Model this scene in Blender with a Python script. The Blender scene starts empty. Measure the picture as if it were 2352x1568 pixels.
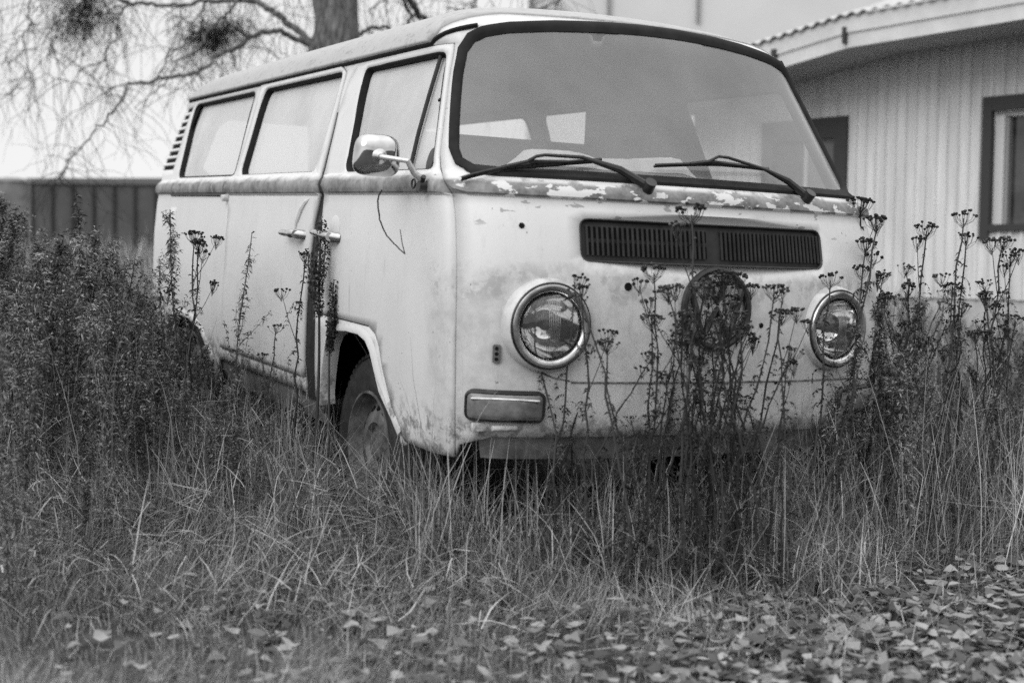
import bpy, math, random
import numpy as np
from mathutils import Vector, Matrix
from mathutils.geometry import delaunay_2d_cdt
random.seed(7); rng = np.random.default_rng(7)
SC = bpy.context.scene
COL = SC.collection

# ------------------------------------------------------------------ camera
# RM/T: rotation and offset of the camera as seen in the van's own frame (x nose, y left, z up)
RM = np.array([[0.4653935,0.8839194,0.0457756],[0.0946117,0.0017406,-0.9955127],[-0.8800327,0.467636,-0.0828191]])
TV = np.array([0.619057,0.734444,4.410943])
FPX, CX, CY = 3120.0, 1176.0, 784.0
CAMV = -RM.T @ TV
up = RM.T @ np.array([.011,-1,-.0574]); up /= np.linalg.norm(up)
ax = np.array([1.,0,0]) - up*up[0]; ax /= np.linalg.norm(ax)
ay = np.cross(up, ax)
MW = np.stack([ax, ay, up])            # van frame -> world
CAMW = MW @ CAMV
def w_of(v): return np.asarray(v) @ MW.T
cam_d = bpy.data.cameras.new("camera"); cam = bpy.data.objects.new("camera", cam_d); COL.objects.link(cam)
mr = MW @ np.stack([RM[0], -RM[1], -RM[2]]).T
cam.matrix_world = Matrix([[*mr[0], CAMW[0]], [*mr[1], CAMW[1]], [*mr[2], CAMW[2]], [0,0,0,1]])
cam_d.sensor_width = 36; cam_d.lens = FPX/2352*36
cam_d.clip_start = .05; cam_d.clip_end = 2000
cam_d.dof.use_dof = True; cam_d.dof.focus_distance = 4.9; cam_d.dof.aperture_fstop = 2.2
SC.camera = cam
# ------------------------------------------------------------------ world, sun, exposure
W = bpy.data.worlds.new("World"); SC.world = W; W.use_nodes = True
nt = W.node_tree; N = nt.nodes; Lk = nt.links
for n in list(N): N.remove(n)
out = N.new('ShaderNodeOutputWorld')
SUN_EL, SUN_AZ = math.radians(33), math.radians(-66)   # azimuth of the sun direction in world xy, from +x
sky = N.new('ShaderNodeTexSky'); sky.sky_type = 'NISHITA'; sky.sun_disc = False
sky.sun_elevation = SUN_EL; sky.sun_rotation = math.radians(90) - SUN_AZ
bw = N.new('ShaderNodeRGBToBW'); Lk.new(sky.outputs[0], bw.inputs[0])
b1 = N.new('ShaderNodeBackground'); Lk.new(bw.outputs[0], b1.inputs[0]); b1.inputs[1].default_value = .03
# overcast cloud layer, brighter towards the zenith
tc = N.new('ShaderNodeTexCoord'); sx = N.new('ShaderNodeSeparateXYZ'); Lk.new(tc.outputs['Generated'], sx.inputs[0])
mr_ = N.new('ShaderNodeMapRange'); Lk.new(sx.outputs[2], mr_.inputs[0])
mr_.inputs[1].default_value = 0.22; mr_.inputs[2].default_value = .95; mr_.inputs[3].default_value = .76; mr_.inputs[4].default_value = 1.95
ns = N.new('ShaderNodeTexNoise'); ns.inputs['Scale'].default_value = 2.2; ns.inputs['Detail'].default_value = 4
Lk.new(tc.outputs['Generated'], ns.inputs['Vector'])
mr2 = N.new('ShaderNodeMapRange'); Lk.new(ns.outputs[0], mr2.inputs[0]); mr2.inputs[3].default_value = .86; mr2.inputs[4].default_value = 1.1
mu = N.new('ShaderNodeMath'); mu.operation = 'MULTIPLY'; Lk.new(mr_.outputs[0], mu.inputs[0]); Lk.new(mr2.outputs[0], mu.inputs[1])
b2 = N.new('ShaderNodeBackground'); Lk.new(mu.outputs[0], b2.inputs[0]); b2.inputs[1].default_value = 1.0
ad = N.new('ShaderNodeAddShader'); Lk.new(b1.outputs[0], ad.inputs[0]); Lk.new(b2.outputs[0], ad.inputs[1]); Lk.new(ad.outputs[0], out.inputs[0])
sl = bpy.data.lights.new("sun", 'SUN'); sl.energy = 1.15; sl.angle = math.radians(35); sl.color = (1,1,1)
so = bpy.data.objects.new("sun", sl); COL.objects.link(so)
sd = Vector((math.cos(SUN_EL)*math.cos(SUN_AZ), math.cos(SUN_EL)*math.sin(SUN_AZ), math.sin(SUN_EL)))
so.rotation_euler = sd.to_track_quat('Z', 'Y').to_euler(); so.location = (0,0,20)
SC.view_settings.view_transform = 'Standard'; SC.view_settings.look = 'None'
SC.view_settings.exposure = 0; SC.view_settings.gamma = 1
SC.cycles.use_denoising = False
SC.cycles.max_bounces = 6; SC.cycles.transparent_max_bounces = 24; SC.cycles.diffuse_bounces = 3
SC.cycles.glossy_bounces = 3; SC.cycles.transmission_bounces = 4; SC.cycles.caustics_reflective = False; SC.cycles.caustics_refractive = False

# ------------------------------------------------------------------ helpers
def ray_v(px, py):                      # ray direction in the van frame through a point of the 2352-wide picture
    d = np.array([(px-CX)/FPX, (py-CY)/FPX, 1.0]); return RM.T @ d
def ray_w(px, py): return MW @ ray_v(px, py)
def at_depth(px, py, D): return CAMW + ray_w(px, py)*D
def proj_v(P):
    C = np.asarray(P) @ RM.T + TV
    return np.stack([CX+FPX*C[...,0]/C[...,2], CY+FPX*C[...,1]/C[...,2]], -1)
K = 800/2352.*1.0
def crop(x0, y0, pts, k=.33985): return [(x0*.6125+a*k, y0*.6125+b*k) for a, b in pts]

def mat(name, col, rough=.8, spec=.3, metal=0, noise=None, bump=0, bscale=30):
    m = bpy.data.materials.new(name); m.use_nodes = True; t = m.node_tree; b = t.nodes['Principled BSDF']
    b.inputs['Base Color'].default_value = (col,col,col,1); b.inputs['Roughness'].default_value = rough
    b.inputs['Specular IOR Level'].default_value = spec; b.inputs['Metallic'].default_value = metal
    if noise or bump:
        c = t.nodes.new('ShaderNodeTexCoord')
    if noise:
        sc, lo, hi = noise[:3]
        n = t.nodes.new('ShaderNodeTexNoise'); n.inputs['Scale'].default_value = sc; n.inputs['Detail'].default_value = 6; n.inputs['Roughness'].default_value = .65
        if len(noise) > 3:
            mp = t.nodes.new('ShaderNodeMapping'); mp.inputs['Scale'].default_value = noise[3]
            t.links.new(c.outputs['Object'], mp.inputs[0]); t.links.new(mp.outputs[0], n.inputs['Vector'])
        else: t.links.new(c.outputs['Object'], n.inputs['Vector'])
        r = t.nodes.new('ShaderNodeMapRange'); r.inputs[1].default_value = .3; r.inputs[2].default_value = .7
        r.inputs[3].default_value = lo; r.inputs[4].default_value = hi
        t.links.new(n.outputs[0], r.inputs[0]); t.links.new(r.outputs[0], b.inputs['Base Color'])
    if bump:
        n2 = t.nodes.new('ShaderNodeTexNoise'); n2.inputs['Scale'].default_value = bscale; n2.inputs['Detail'].default_value = 8
        t.links.new(c.outputs['Object'], n2.inputs['Vector'])
        bp = t.nodes.new('ShaderNodeBump'); bp.inputs['Strength'].default_value = bump; bp.inputs['Distance'].default_value = .01
        t.links.new(n2.outputs[0], bp.inputs['Height']); t.links.new(bp.outputs[0], b.inputs['Normal'])
    return m

def leafmat(name, lo, hi, rough=.85, trans=.25, gam=1.6, objvar=0.):
    m = mat(name, lo, rough, .15); t = m.node_tree; b = t.nodes['Principled BSDF']
    g = t.nodes.new('ShaderNodeNewGeometry'); r = t.nodes.new('ShaderNodeMapRange')
    r.inputs[3].default_value = lo; r.inputs[4].default_value = hi
    pw = t.nodes.new('ShaderNodeMath'); pw.operation = 'POWER'; pw.inputs[1].default_value = gam
    t.links.new(g.outputs['Random Per Island'], pw.inputs[0]); t.links.new(pw.outputs[0], r.inputs[0])
    if objvar:
        oi = t.nodes.new('ShaderNodeObjectInfo'); q1 = t.nodes.new('ShaderNodeMapRange'); q1.inputs[3].default_value = 1-objvar; q1.inputs[4].default_value = 1+objvar
        q2 = t.nodes.new('ShaderNodeMath'); q2.operation = 'MULTIPLY'; t.links.new(oi.outputs['Random'], q1.inputs[0]); t.links.new(r.outputs[0], q2.inputs[0]); t.links.new(q1.outputs[0], q2.inputs[1]); r = q2
    t.links.new(r.outputs[0], b.inputs['Base Color'])
    if trans:
        o = t.nodes['Material Output']; tr = t.nodes.new('ShaderNodeBsdfTranslucent'); mx = t.nodes.new('ShaderNodeMixShader')
        mx.inputs[0].default_value = trans; t.links.new(r.outputs[0], tr.inputs[0]); t.links.new(b.outputs[0], mx.inputs[1]); t.links.new(tr.outputs[0], mx.inputs[2]); t.links.new(mx.outputs[0], o.inputs[0])
    return m

class MB:
    """collects geometry; build() links it as one mesh object"""
    def __init__(s): s.v = []; s.f = []; s.n = 0; s.mi = []
    def add(s, V, F, mi=0):
        V = np.asarray(V, float).reshape(-1, 3); s.v.append(V)
        for f in F: s.f.append(tuple(int(i)+s.n for i in f)); s.mi.append(mi)
        s.n += len(V); return s
    def box(s, lo, hi, R=None, c=None):
        x0,y0,z0 = lo; x1,y1,z1 = hi
        V = np.array([(x0,y0,z0),(x1,y0,z0),(x1,y1,z0),(x0,y1,z0),(x0,y0,z1),(x1,y0,z1),(x1,y1,z1),(x0,y1,z1)], float)
        if R is not None: V = V @ np.asarray(R).T
        if c is not None: V = V + np.asarray(c)
        return s.add(V, [(0,3,2,1),(4,5,6,7),(0,1,5,4),(1,2,6,5),(2,3,7,6),(3,0,4,7)])
    def tube(s, pts, rad, n=8, closed=False, cap=True, flat=None):
        pts = np.asarray(pts, float); m = len(pts)
        rad = np.broadcast_to(np.asarray(rad, float), (m,))
        if closed: tg = np.roll(pts,-1,0)-np.roll(pts,1,0)
        else: tg = np.gradient(pts, axis=0)
        tg /= np.linalg.norm(tg, axis=1, keepdims=True)+1e-12
        ref = np.array([0,0,1.]) if abs(tg[0,2]) < .8 else np.array([1.,0,0])
        u = np.cross(tg[0], ref); u /= np.linalg.norm(u); V = []
        for i in range(m):
            u = u - tg[i]*(u@tg[i]); u /= np.linalg.norm(u)+1e-12; w = np.cross(tg[i], u)
            a = np.arange(n)*2*np.pi/n
            V.append(pts[i]+rad[i]*(np.cos(a)[:,None]*u+np.sin(a)[:,None]*w))
        V = np.concatenate(V); F = []
        for i in range(m if closed else m-1):
            j = (i+1) % m
            for k in range(n): F.append((i*n+k, i*n+(k+1)%n, j*n+(k+1)%n, j*n+k))
        if cap and not closed: F.append(tuple(range(n-1,-1,-1))); F.append(tuple((m-1)*n+k for k in range(n)))
        return s.add(V, F)
    def lathe(s, prof, c, axis, n=32, sc=(1,1)):
        """prof: (radius, along) pairs, revolved about axis through c"""
        a = np.asarray(axis, float); a /= np.linalg.norm(a)
        ref = np.array([0,0,1.]) if abs(a[2]) < .9 else np.array([1.,0,0])
        u = np.cross(ref, a); u /= np.linalg.norm(u); w = np.cross(a, u)
        th = np.arange(n)*2*np.pi/n; V = []
        for r, h in prof: V.append(np.asarray(c)+a*h+r*(sc[0]*np.cos(th)[:,None]*u+sc[1]*np.sin(th)[:,None]*w))
        F = []
        for i in range(len(prof)-1):
            for k in range(n): F.append((i*n+k, i*n+(k+1)%n, (i+1)*n+(k+1)%n, (i+1)*n+k))
        return s.add(np.concatenate(V), F)
    def build(s, name, m, parent=None, smooth=True, angle=40, bevel=0):
        me = bpy.data.meshes.new(name)
        V = np.concatenate(s.v) if s.v else np.zeros((0,3))
        me.from_pydata(V.tolist(), [], s.f); 
        ms = m if isinstance(m, (list,tuple)) else [m]
        for q in ms: me.materials.append(q)
        if len(ms) > 1: me.polygons.foreach_set('material_index', s.mi)
        me.validate(); me.update()
        o = bpy.data.objects.new(name, me); COL.objects.link(o)
        if parent is not None: o.parent = parent
        if smooth:
            me.polygons.foreach_set('use_smooth', [True]*len(me.polygons))
            try: me.set_sharp_from_angle(angle=math.radians(angle))
            except Exception: pass
        if bevel:
            b = o.modifiers.new('bevel', 'BEVEL'); b.width = bevel; b.segments = 2; b.limit_method = 'ANGLE'
        return o

def quadmesh(name, V, F, m, parent=None, smooth=False, fs=4):
    """fast mesh from arrays; F is (n, fs)"""
    me = bpy.data.meshes.new(name); V = np.asarray(V, np.float32); F = np.asarray(F, np.int32)
    me.vertices.add(len(V)); me.vertices.foreach_set('co', V.ravel())
    me.loops.add(F.size); me.loops.foreach_set('vertex_index', F.ravel())
    me.polygons.add(len(F)); me.polygons.foreach_set('loop_start', np.arange(len(F), dtype=np.int32)*fs)
    if smooth: me.polygons.foreach_set('use_smooth', np.ones(len(F), bool))
    me.update(calc_edges=True); me.materials.append(m)
    o = bpy.data.objects.new(name, me); COL.objects.link(o)
    if parent is not None: o.parent = parent
    return o

def tag(o, label=None, cat=None, group=None, kind=None):
    if label: o['label'] = label
    if cat: o['category'] = cat
    if group: o['group'] = group
    if kind: o['kind'] = kind
    return o
def empty(name, loc=(0,0,0)):
    o = bpy.data.objects.new(name, None); o.location = loc; o.empty_display_size = .2; COL.objects.link(o); return o

# smooth table interpolation (monotone-ish cubic)
def pch(x, X, Y):
    X = np.asarray(X,float); Y = np.asarray(Y,float); h = np.diff(X); d = np.diff(Y)/h
    m = np.zeros(len(X)); m[0]=d[0]; m[-1]=d[-1]
    s = d[:-1]*d[1:] > 0
    m[1:-1] = np.where(s, 2*d[:-1]*d[1:]/np.where(s, d[:-1]+d[1:], 1), 0)
    x = np.clip(x, X[0], X[-1]); i = np.clip(np.searchsorted(X, x)-1, 0, len(h)-1); t = (x-X[i])/h[i]
    return ((1+2*t)*(1-t)**2*Y[i]+t*(1-t)**2*h[i]*m[i]+t*t*(3-2*t)*Y[i+1]+t*t*(t-1)*h[i]*m[i+1])

# ------------------------------------------------------------------ van surface
ZT = [.20,.32,.45,.60,.80,.95,1.05,1.12,1.160,1.172,1.195,1.222,1.240,1.27,1.40,1.55,1.66,1.71,1.755,1.80,1.835,1.862,1.88,1.89]
WT = [.80,.83,.845,.855,.860,.858,.853,.850,.848,.861,.864,.856,.834,.828,.792,.750,.716,.708,.676,.595,.495,.37,.235,.06]
XFT= [-.07,-.045,-.025,-.010,0,-.010,-.026,-.042,-.056,-.046,-.052,-.078,-.110,-.128,-.20,-.285,-.345,-.372,-.415,-.53,-.69,-.93,-1.25,-1.8]
XRT= [-4.2,-4.22,-4.24,-4.25,-4.26,-4.26,-4.25,-4.24,-4.22,-4.235,-4.235,-4.21,-4.19,-4.17,-4.11,-4.04,-3.99,-3.95,-3.84,-3.62,-3.35,-3.0,-2.6,-2.2]
PHT= ([.20,.9,1.16,1.30,1.955],[14,14,17,21,24])
RT = ([.20,.9,1.16,1.30,1.955],[.22,.21,.22,.26,.26])
S0,S1,S2,S3,S4 = .70,1.0,4.4,4.7,5.4
def P(s, z):
    s = np.asarray(s,float); z = np.asarray(z,float); sg = np.where(s>=0,1.,-1.); a = np.abs(s)
    w = pch(z,ZT,WT); xf = pch(z,ZT,XFT); xr = pch(z,ZT,XRT)
    ph = np.radians(pch(z,*PHT)); r = np.minimum(pch(z,*RT), .9*w)
    R1 = (w-r*(1-np.sin(ph)))/np.sin(ph)
    A = np.clip(a/S0,0,1)*ph
    b = ph+(np.pi/2-ph)*np.clip((a-S0)/(S1-S0),0,1)
    x = xf-R1*(1-np.cos(A))-r*(np.cos(ph)-np.cos(b)); y = R1*np.sin(A)+r*(np.sin(b)-np.sin(ph))
    ph2 = math.radians(10); r2 = np.minimum(.2, .9*w); R2 = (w-r2*(1-math.sin(ph2)))/math.sin(ph2)
    set2 = R2*(1-math.cos(ph2))+r2*math.cos(ph2)
    Xs = xf-R1*(1-np.cos(ph))-r*np.cos(ph); Xe = xr+set2
    tt = np.clip((a-S1)/(S2-S1),0,1)
    x = x+(Xe-Xs)*tt
    b2 = np.pi/2-(np.pi/2-ph2)*np.clip((a-S2)/(S3-S2),0,1)
    A2 = ph2*(1-np.clip((a-S3)/(S4-S3),0,1))
    inr = a > S2
    xr_ = xr+R2*(1-np.cos(A2))+r2*(np.cos(ph2)-np.cos(b2)); yr_ = R2*np.sin(A2)+r2*(np.sin(b2)-math.sin(ph2))
    x = np.where(inr, xr_, x); y = np.where(inr, yr_, y)
    x = x - np.clip((z-1.225)/.07,0,1)*.115*np.clip((a-4.13)/.36,0,1)*np.clip((1.89-z)/.12,0,1)
    bul = .012*np.sin(np.pi*tt); y = np.where(inr, y, y+bul*np.clip((1.3-z)/.3,0,1)*(tt>0))
    return np.stack([x, -sg*y, z+0*x], -1)
def NRM(s, z):
    e = 2e-3; ds = P(s+e,z)-P(s-e,z); dz = P(s,z+e)-P(s,z-e)
    n = np.cross(dz, ds); return n/(np.linalg.norm(n,axis=-1,keepdims=True)+1e-12)
def OFF(s, z, d): return P(s,z)+NRM(s,z)*np.asarray(d)[...,None]
_gs, _gz = np.meshgrid(np.arange(-1.05,4.75,.03), np.arange(.21,1.9,.025)); _gs=_gs.ravel(); _gz=_gz.ravel()
_gp = P(_gs,_gz); _gn = NRM(_gs,_gz); _vis = ((CAMV-_gp)*_gn).sum(-1) > 0
_gs=_gs[_vis]; _gz=_gz[_vis]; _gpx = proj_v(P(_gs,_gz))
def bp(pts, srange=None, off=0.):
    """picture points -> (s,z) on the van's skin"""
    pts = np.asarray(pts,float); o = []
    for p in pts:
        d2 = ((_gpx-p)**2).sum(1)
        if srange: d2 = np.where((_gs>=srange[0])&(_gs<=srange[1]), d2, 1e12)
        i = d2.argmin(); q = np.array([_gs[i],_gz[i]])
        for it in range(12):
            F_=(lambda a,b: P(a,b)) if not off else (lambda a,b: OFF(a,b,off)); f = F_(q[0],q[1]); f=proj_v(f)-p; e=1e-4
            J = np.stack([(proj_v(F_(q[0]+e,q[1]))-proj_v(F_(q[0],q[1])))/e, (proj_v(F_(q[0],q[1]+e))-proj_v(F_(q[0],q[1])))/e],1)
            st = np.linalg.lstsq(J, -f, rcond=1e-3)[0]; st = np.clip(st,-.05,.05); q = q+st
            q[1] = min(max(q[1],.2),1.95)
        o.append(q)
    return np.array(o)
def dens(poly, step=.04, closed=True):
    poly = np.asarray(poly,float); o = []
    n = len(poly)
    for i in range(n if closed else n-1):
        a = poly[i]; b = poly[(i+1)%n]; k = max(1,int(np.ceil(np.linalg.norm(b-a)/step)))
        for j in range(k): o.append(a+(b-a)*j/k)
    if not closed: o.append(poly[-1])
    return np.array(o)
def rnd(poly, r, k=5, only=None):
    """round polygon corners"""
    poly = np.asarray(poly,float); n=len(poly); o=[]
    rr = r if hasattr(r,'__len__') else [r]*n
    for i in range(n):
        p=poly[i]; a=poly[i-1]-p; b=poly[(i+1)%n]-p; la=np.linalg.norm(a); lb=np.linalg.norm(b); q=min(rr[i],la*.49,lb*.49)
        if q<=1e-6: o.append(p); continue
        A=p+a/la*q; B=p+b/lb*q
        for t in np.linspace(0,1,k): o.append((1-t)**2*A+2*t*(1-t)*p+t*t*B)
    return np.array(o)
def area(p): x,y=p[:,0],p[:,1]; return .5*np.sum(x*np.roll(y,-1)-np.roll(x,-1)*y)
def inset(poly, d):
    """move every edge of a closed polygon inward by d"""
    p=np.asarray(poly,float); 
    if area(p)<0: p=p[::-1]
    a=p-np.roll(p,1,0); b=np.roll(p,-1,0)-p
    na=np.stack([-a[:,1],a[:,0]],1); nb=np.stack([-b[:,1],b[:,0]],1)
    na/=np.linalg.norm(na,axis=1,keepdims=True)+1e-12; nb/=np.linalg.norm(nb,axis=1,keepdims=True)+1e-12
    m=na+nb; m/=np.maximum((m*m).sum(1,keepdims=True),.5)/2*1.0+1e-12
    return p+m*d
def inpoly(pt, poly):
    x,y=pt[:,0],pt[:,1]; c=np.zeros(len(pt),bool); q=np.roll(poly,-1,0)
    for (x0,y0),(x1,y1) in zip(poly,q):
        h=((y0>y)!=(y1>y)); 
        with np.errstate(divide='ignore',invalid='ignore'): c^= h&(x<(x1-x0)*(y-y0)/(y1-y0)+x0)
    return c
def pdist(pt, poly):
    d=np.full(len(pt),1e9); q=np.roll(poly,-1,0)
    for a,b in zip(poly,q):
        ab=b-a; t=np.clip(((pt-a)@ab)/(ab@ab+1e-15),0,1); d=np.minimum(d,np.linalg.norm(pt-a-t[:,None]*ab,axis=1))
    return d
def skin(name, outer, holes, m, parent, off=0., thick=.018, gs=.07, gz=.05, m2=None, fn=None, flip=True):
    """a panel cut out of the van's skin: outer and holes are polygons in (s,z)"""
    outer=np.asarray(outer,float); polys=[outer]+[np.asarray(h,float) for h in holes]
    V=[];E=[];k=0
    for p in polys:
        V+=[tuple(q) for q in p]; E+=[(k+i,k+(i+1)%len(p)) for i in range(len(p))]; k+=len(p)
    lo=outer.min(0); hi=outer.max(0)
    zs=np.arange(lo[1]+gz*.5,hi[1],gz)
    if hi[1]>1.3: zs=np.unique(np.concatenate([zs[(zs<1.13)|(zs>1.27)], [z for z in (1.135,1.155,1.162,1.167,1.173,1.183,1.195,1.208,1.222,1.231,1.24,1.252,1.265) if lo[1]<z<hi[1]], [z for z in (1.8,1.82,1.86,1.88,1.9,1.912,1.93,1.938,1.948,1.952) if lo[1]<z<hi[1]]]))
    ss=np.arange(lo[0]+gs*.5,hi[0],gs)
    G=np.stack(np.meshgrid(ss,zs),-1).reshape(-1,2)
    ok=inpoly(G,outer)
    for p in polys: ok&=pdist(G,p)>min(gs,gz)*.3
    for p in polys[1:]: ok&=~inpoly(G,p)
    G=G[ok]; V+=[tuple(q) for q in G]
    if len(G):
        ky=np.lexsort((G[:,0],G[:,1])); b0=len(V)-len(G)
        for u,w in zip(ky[:-1],ky[1:]):
            if abs(G[u,1]-G[w,1])<1e-9 and abs(G[w,0]-G[u,0])<gs*1.01 and (1.13<G[u,1]<1.29 or G[u,1]>1.66): E.append((b0+int(u),b0+int(w)))
    r=delaunay_2d_cdt([Vector(v) for v in V],E,[],0,1e-6)
    v2=np.array([(v.x,v.y) for v in r[0]]); F=[f for f in r[2]]
    C=np.array([v2[list(f)].mean(0) for f in F]); kp=inpoly(C,outer)
    for p in polys[1:]: kp&=~inpoly(C,p)
    F=[f[::-1] if flip else f for f,q in zip(F,kp) if q]
    used=sorted({i for f in F for i in f}); ix={u:i for i,u in enumerate(used)}; v2=v2[used]
    o_=off if not callable(off) else off(v2[:,0],v2[:,1])
    X=OFF(v2[:,0],v2[:,1],np.broadcast_to(o_,(len(v2),))) if fn is None else fn(v2)
    mb=MB(); mb.add(X,[[ix[i] for i in f] for f in F]); 
    o=mb.build(name,[m]+([m2] if m2 else []),parent,angle=28)
    if m2: o.data.polygons.foreach_set('material_index',[0]*len(o.data.polygons))
    if thick:
        sm=o.modifiers.new('solid','SOLIDIFY'); sm.thickness=thick; sm.offset=-1
        if m2: sm.material_offset=1
    return o
def ringband(name, poly, w0, w1, d0, d1, m, parent, r=None, mirror=False):
    """rubber band along an opening: from outset w0 at height d0 over the lip and down to depth d1 (inset w1)"""
    p=dens(poly,.03); 
    if area(p)<0: p=p[::-1]
    prof=[(w0,-.004),(w0*.8,d0*.8),(0.,d0),(-w1*.5,d0*.6),(-w1,-.002),(-w1,d1)]
    rows=[]
    for w,d in prof:
        q=inset(p,-w); rows.append(OFF(q[:,0],q[:,1],np.full(len(q),d)))
    n=len(p); V=np.concatenate(rows); F=[]
    for i in range(len(rows)-1):
        for k in range(n): F.append((i*n+k,i*n+(k+1)%n,(i+1)*n+(k+1)%n,(i+1)*n+k))
    mb=MB(); mb.add(V,F); return mb.build(name,m,parent,angle=50)
# ------------------------------------------------------------------ materials
def paint(name, base=.63, roof=False):
    m = bpy.data.materials.new(name); m.use_nodes=True; t=m.node_tree; b=t.nodes['Principled BSDF']; L=t.links
    b.inputs['Roughness'].default_value=.42; b.inputs['Specular IOR Level'].default_value=.35
    c=t.nodes.new('ShaderNodeTexCoord'); X=t.nodes.new('ShaderNodeSeparateXYZ'); L.new(c.outputs['Object'],X.inputs[0])
    def mth(op,a,b_=None,clamp=False):
        n=t.nodes.new('ShaderNodeMath'); n.operation=op; n.use_clamp=clamp
        for i,q in enumerate((a,b_)):
            if q is None: continue
            if isinstance(q,(int,float)): n.inputs[i].default_value=q
            else: L.new(q,n.inputs[i])
        return n.outputs[0]
    def rng_(v,a,b_,lo=0.,hi=1.):
        n=t.nodes.new('ShaderNodeMapRange'); L.new(v,n.inputs[0]); n.inputs[1].default_value=a; n.inputs[2].default_value=b_; n.inputs[3].default_value=lo; n.inputs[4].default_value=hi; return n.outputs[0]
    def noise(sc,det=5,rough=.6,scale=(1,1,1)):
        mp=t.nodes.new('ShaderNodeMapping'); mp.inputs['Scale'].default_value=scale; L.new(c.outputs['Object'],mp.inputs[0])
        n=t.nodes.new('ShaderNodeTexNoise'); n.inputs['Scale'].default_value=sc; n.inputs['Detail'].default_value=det; n.inputs['Roughness'].default_value=rough; L.new(mp.outputs[0],n.inputs['Vector']); return n.outputs[0]
    def mix(f,a,b_):
        n=t.nodes.new('ShaderNodeMix'); n.data_type='FLOAT'
        L.new(f,n.inputs[0])
        for i,q in ((2,a),(3,b_)):
            if isinstance(q,(int,float)): n.inputs[i].default_value=q
            else: L.new(q,n.inputs[i])
        return n.outputs[0]
    x,y,z=X.outputs
    col=rng_(noise(3.1),.3,.7,base*.95,base*1.04)
    st=noise(6,6,.7,(7,7,.8)); col=mth('MULTIPLY',col,rng_(st,.55,.8,1,.86))
    if not roof:
        # worn primer on the nose below the grille
        nb=noise(5,6,.6); front=rng_(mth('ADD',x,mth('MULTIPLY',nb,.12)),-.30,-.22)
        low=rng_(mth('ADD',z,mth('MULTIPLY',noise(4.6,9,.72),-.45)),.69,.73,1,0)
        dul=mth('MULTIPLY',front,low,True)
        mott=rng_(noise(17,8,.75),.35,.68,.46,.64)
        col=mix(dul,col,mott)
        tp=mth('MULTIPLY',mth('MULTIPLY',rng_(noise(6.5,8,.75),.50,.56),front),rng_(mth('ABSOLUTE',mth('SUBTRACT',z,.90)),.075,.03)); col=mix(mth('MULTIPLY',tp,.6),col,.30)
        # streaks and dark weathering specks on the nose
        sp=rng_(noise(34,7,.75),.62,.68); spf=mth('MULTIPLY',sp,mth('MULTIPLY',front,rng_(z,.95,.8)),True)
        col=mix(mth('MULTIPLY',spf,.35),col,.12)
        vs=rng_(noise(9,7,.78,(3,3,.55)),.55,.70); vsf=mth('MULTIPLY',mth('MULTIPLY',vs,rng_(x,-.34,-.22)),rng_(z,.95,.7),True)
        col=mix(mth('MULTIPLY',vsf,.38),col,.22)
        # chipped primer patches under the belt
        ch=rng_(noise(15,4,.5,(1,1,2.6)),.63,.645); chf=mth('MULTIPLY',ch,mth('MULTIPLY',rng_(x,-.34,-.2),rng_(z,1.06,1.09)),True)
        col=mix(mth('MULTIPLY',chf,rng_(z,1.165,1.16)),col,.33)
        # grey belt
        be=mth('MULTIPLY',rng_(z,1.163,1.168),rng_(mth('ADD',z,mth('MULTIPLY',noise(9,4,.6),.05)),1.262,1.240))
        bcol=rng_(noise(11,8,.75,(1,1,1)),.36,.64,.10,.34)
        bcol=mth('MULTIPLY',bcol,rng_(z,1.168,1.235,.75,1.12))
        flk=mth('MULTIPLY',rng_(noise(11,5,.6,(1,1,2.2)),.535,.55),rng_(x,-.36,-.26),True)
        bcol=mix(flk,bcol,.60)
        sc_=mth('MULTIPLY',rng_(noise(18,7,.72,(1,1,.6)),.53,.57),rng_(x,-2.3,-2.5),True)
        bcol=mix(sc_,bcol,.07)
        fr2=rng_(x,-.42,-.28); up2=mth('MULTIPLY',rng_(z,1.206,1.216),fr2); bcol=mix(mth('MULTIPLY',up2,rng_(noise(8,5,.7),.42,.5)),bcol,.58)
        col=mix(be,col,bcol)
        # road dirt on the lowest part
        dz=mth('ADD',z,mth('MULTIPLY',noise(8,6,.7),.16)); col=mix(rng_(dz,.50,.40),col,.36)
        rs=rng_(noise(60,3,.5),.735,.75); col=mix(mth('MULTIPLY',rs,.8),col,.08)
        # rust freckles and a few long drips on the flanks
        fr_=rng_(noise(85,4,.6),.70,.73); col=mix(mth('MULTIPLY',fr_,mth('MULTIPLY',rng_(noise(2.6,4,.6),.45,.6),.7)),col,.14)
        dp=rng_(noise(13,5,.6,(2.2,2.2,.22)),.66,.74); col=mix(mth('MULTIPLY',dp,mth('MULTIPLY',rng_(z,1.16,1.10),.38)),col,.24)
        eg=mth('MULTIPLY',rng_(noise(22,6,.7),.47,.58),mth('MULTIPLY',rng_(z,.52,.45),.75)); col=mix(eg,col,.10)
        # soft stains under the rain gutter
        gs=mth('MULTIPLY',rng_(noise(18,6,.7,(1,1,.15)),.5,.75),rng_(z,1.5,1.68)); col=mix(mth('MULTIPLY',gs,.25),col,.3)
    else:
        sp=rng_(noise(30,6,.7,(1,1,1)),.55,.62); col=mix(mth('MULTIPLY',sp,.6),col,.17)
        sp2=rng_(noise(120,3,.6),.62,.68); col=mix(mth('MULTIPLY',sp2,.45),col,.2)
        bl=rng_(noise(2.2,6,.7),.45,.7); col=mix(mth('MULTIPLY',bl,.35),col,.33)
    L.new(col,b.inputs['Base Color'])
    rr=rng_(noise(9,5),.3,.7,.36,.58); L.new(rr,b.inputs['Roughness'])
    bp_=t.nodes.new('ShaderNodeBump'); bp_.inputs['Strength'].default_value=.12; bp_.inputs['Distance'].default_value=.006
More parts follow.
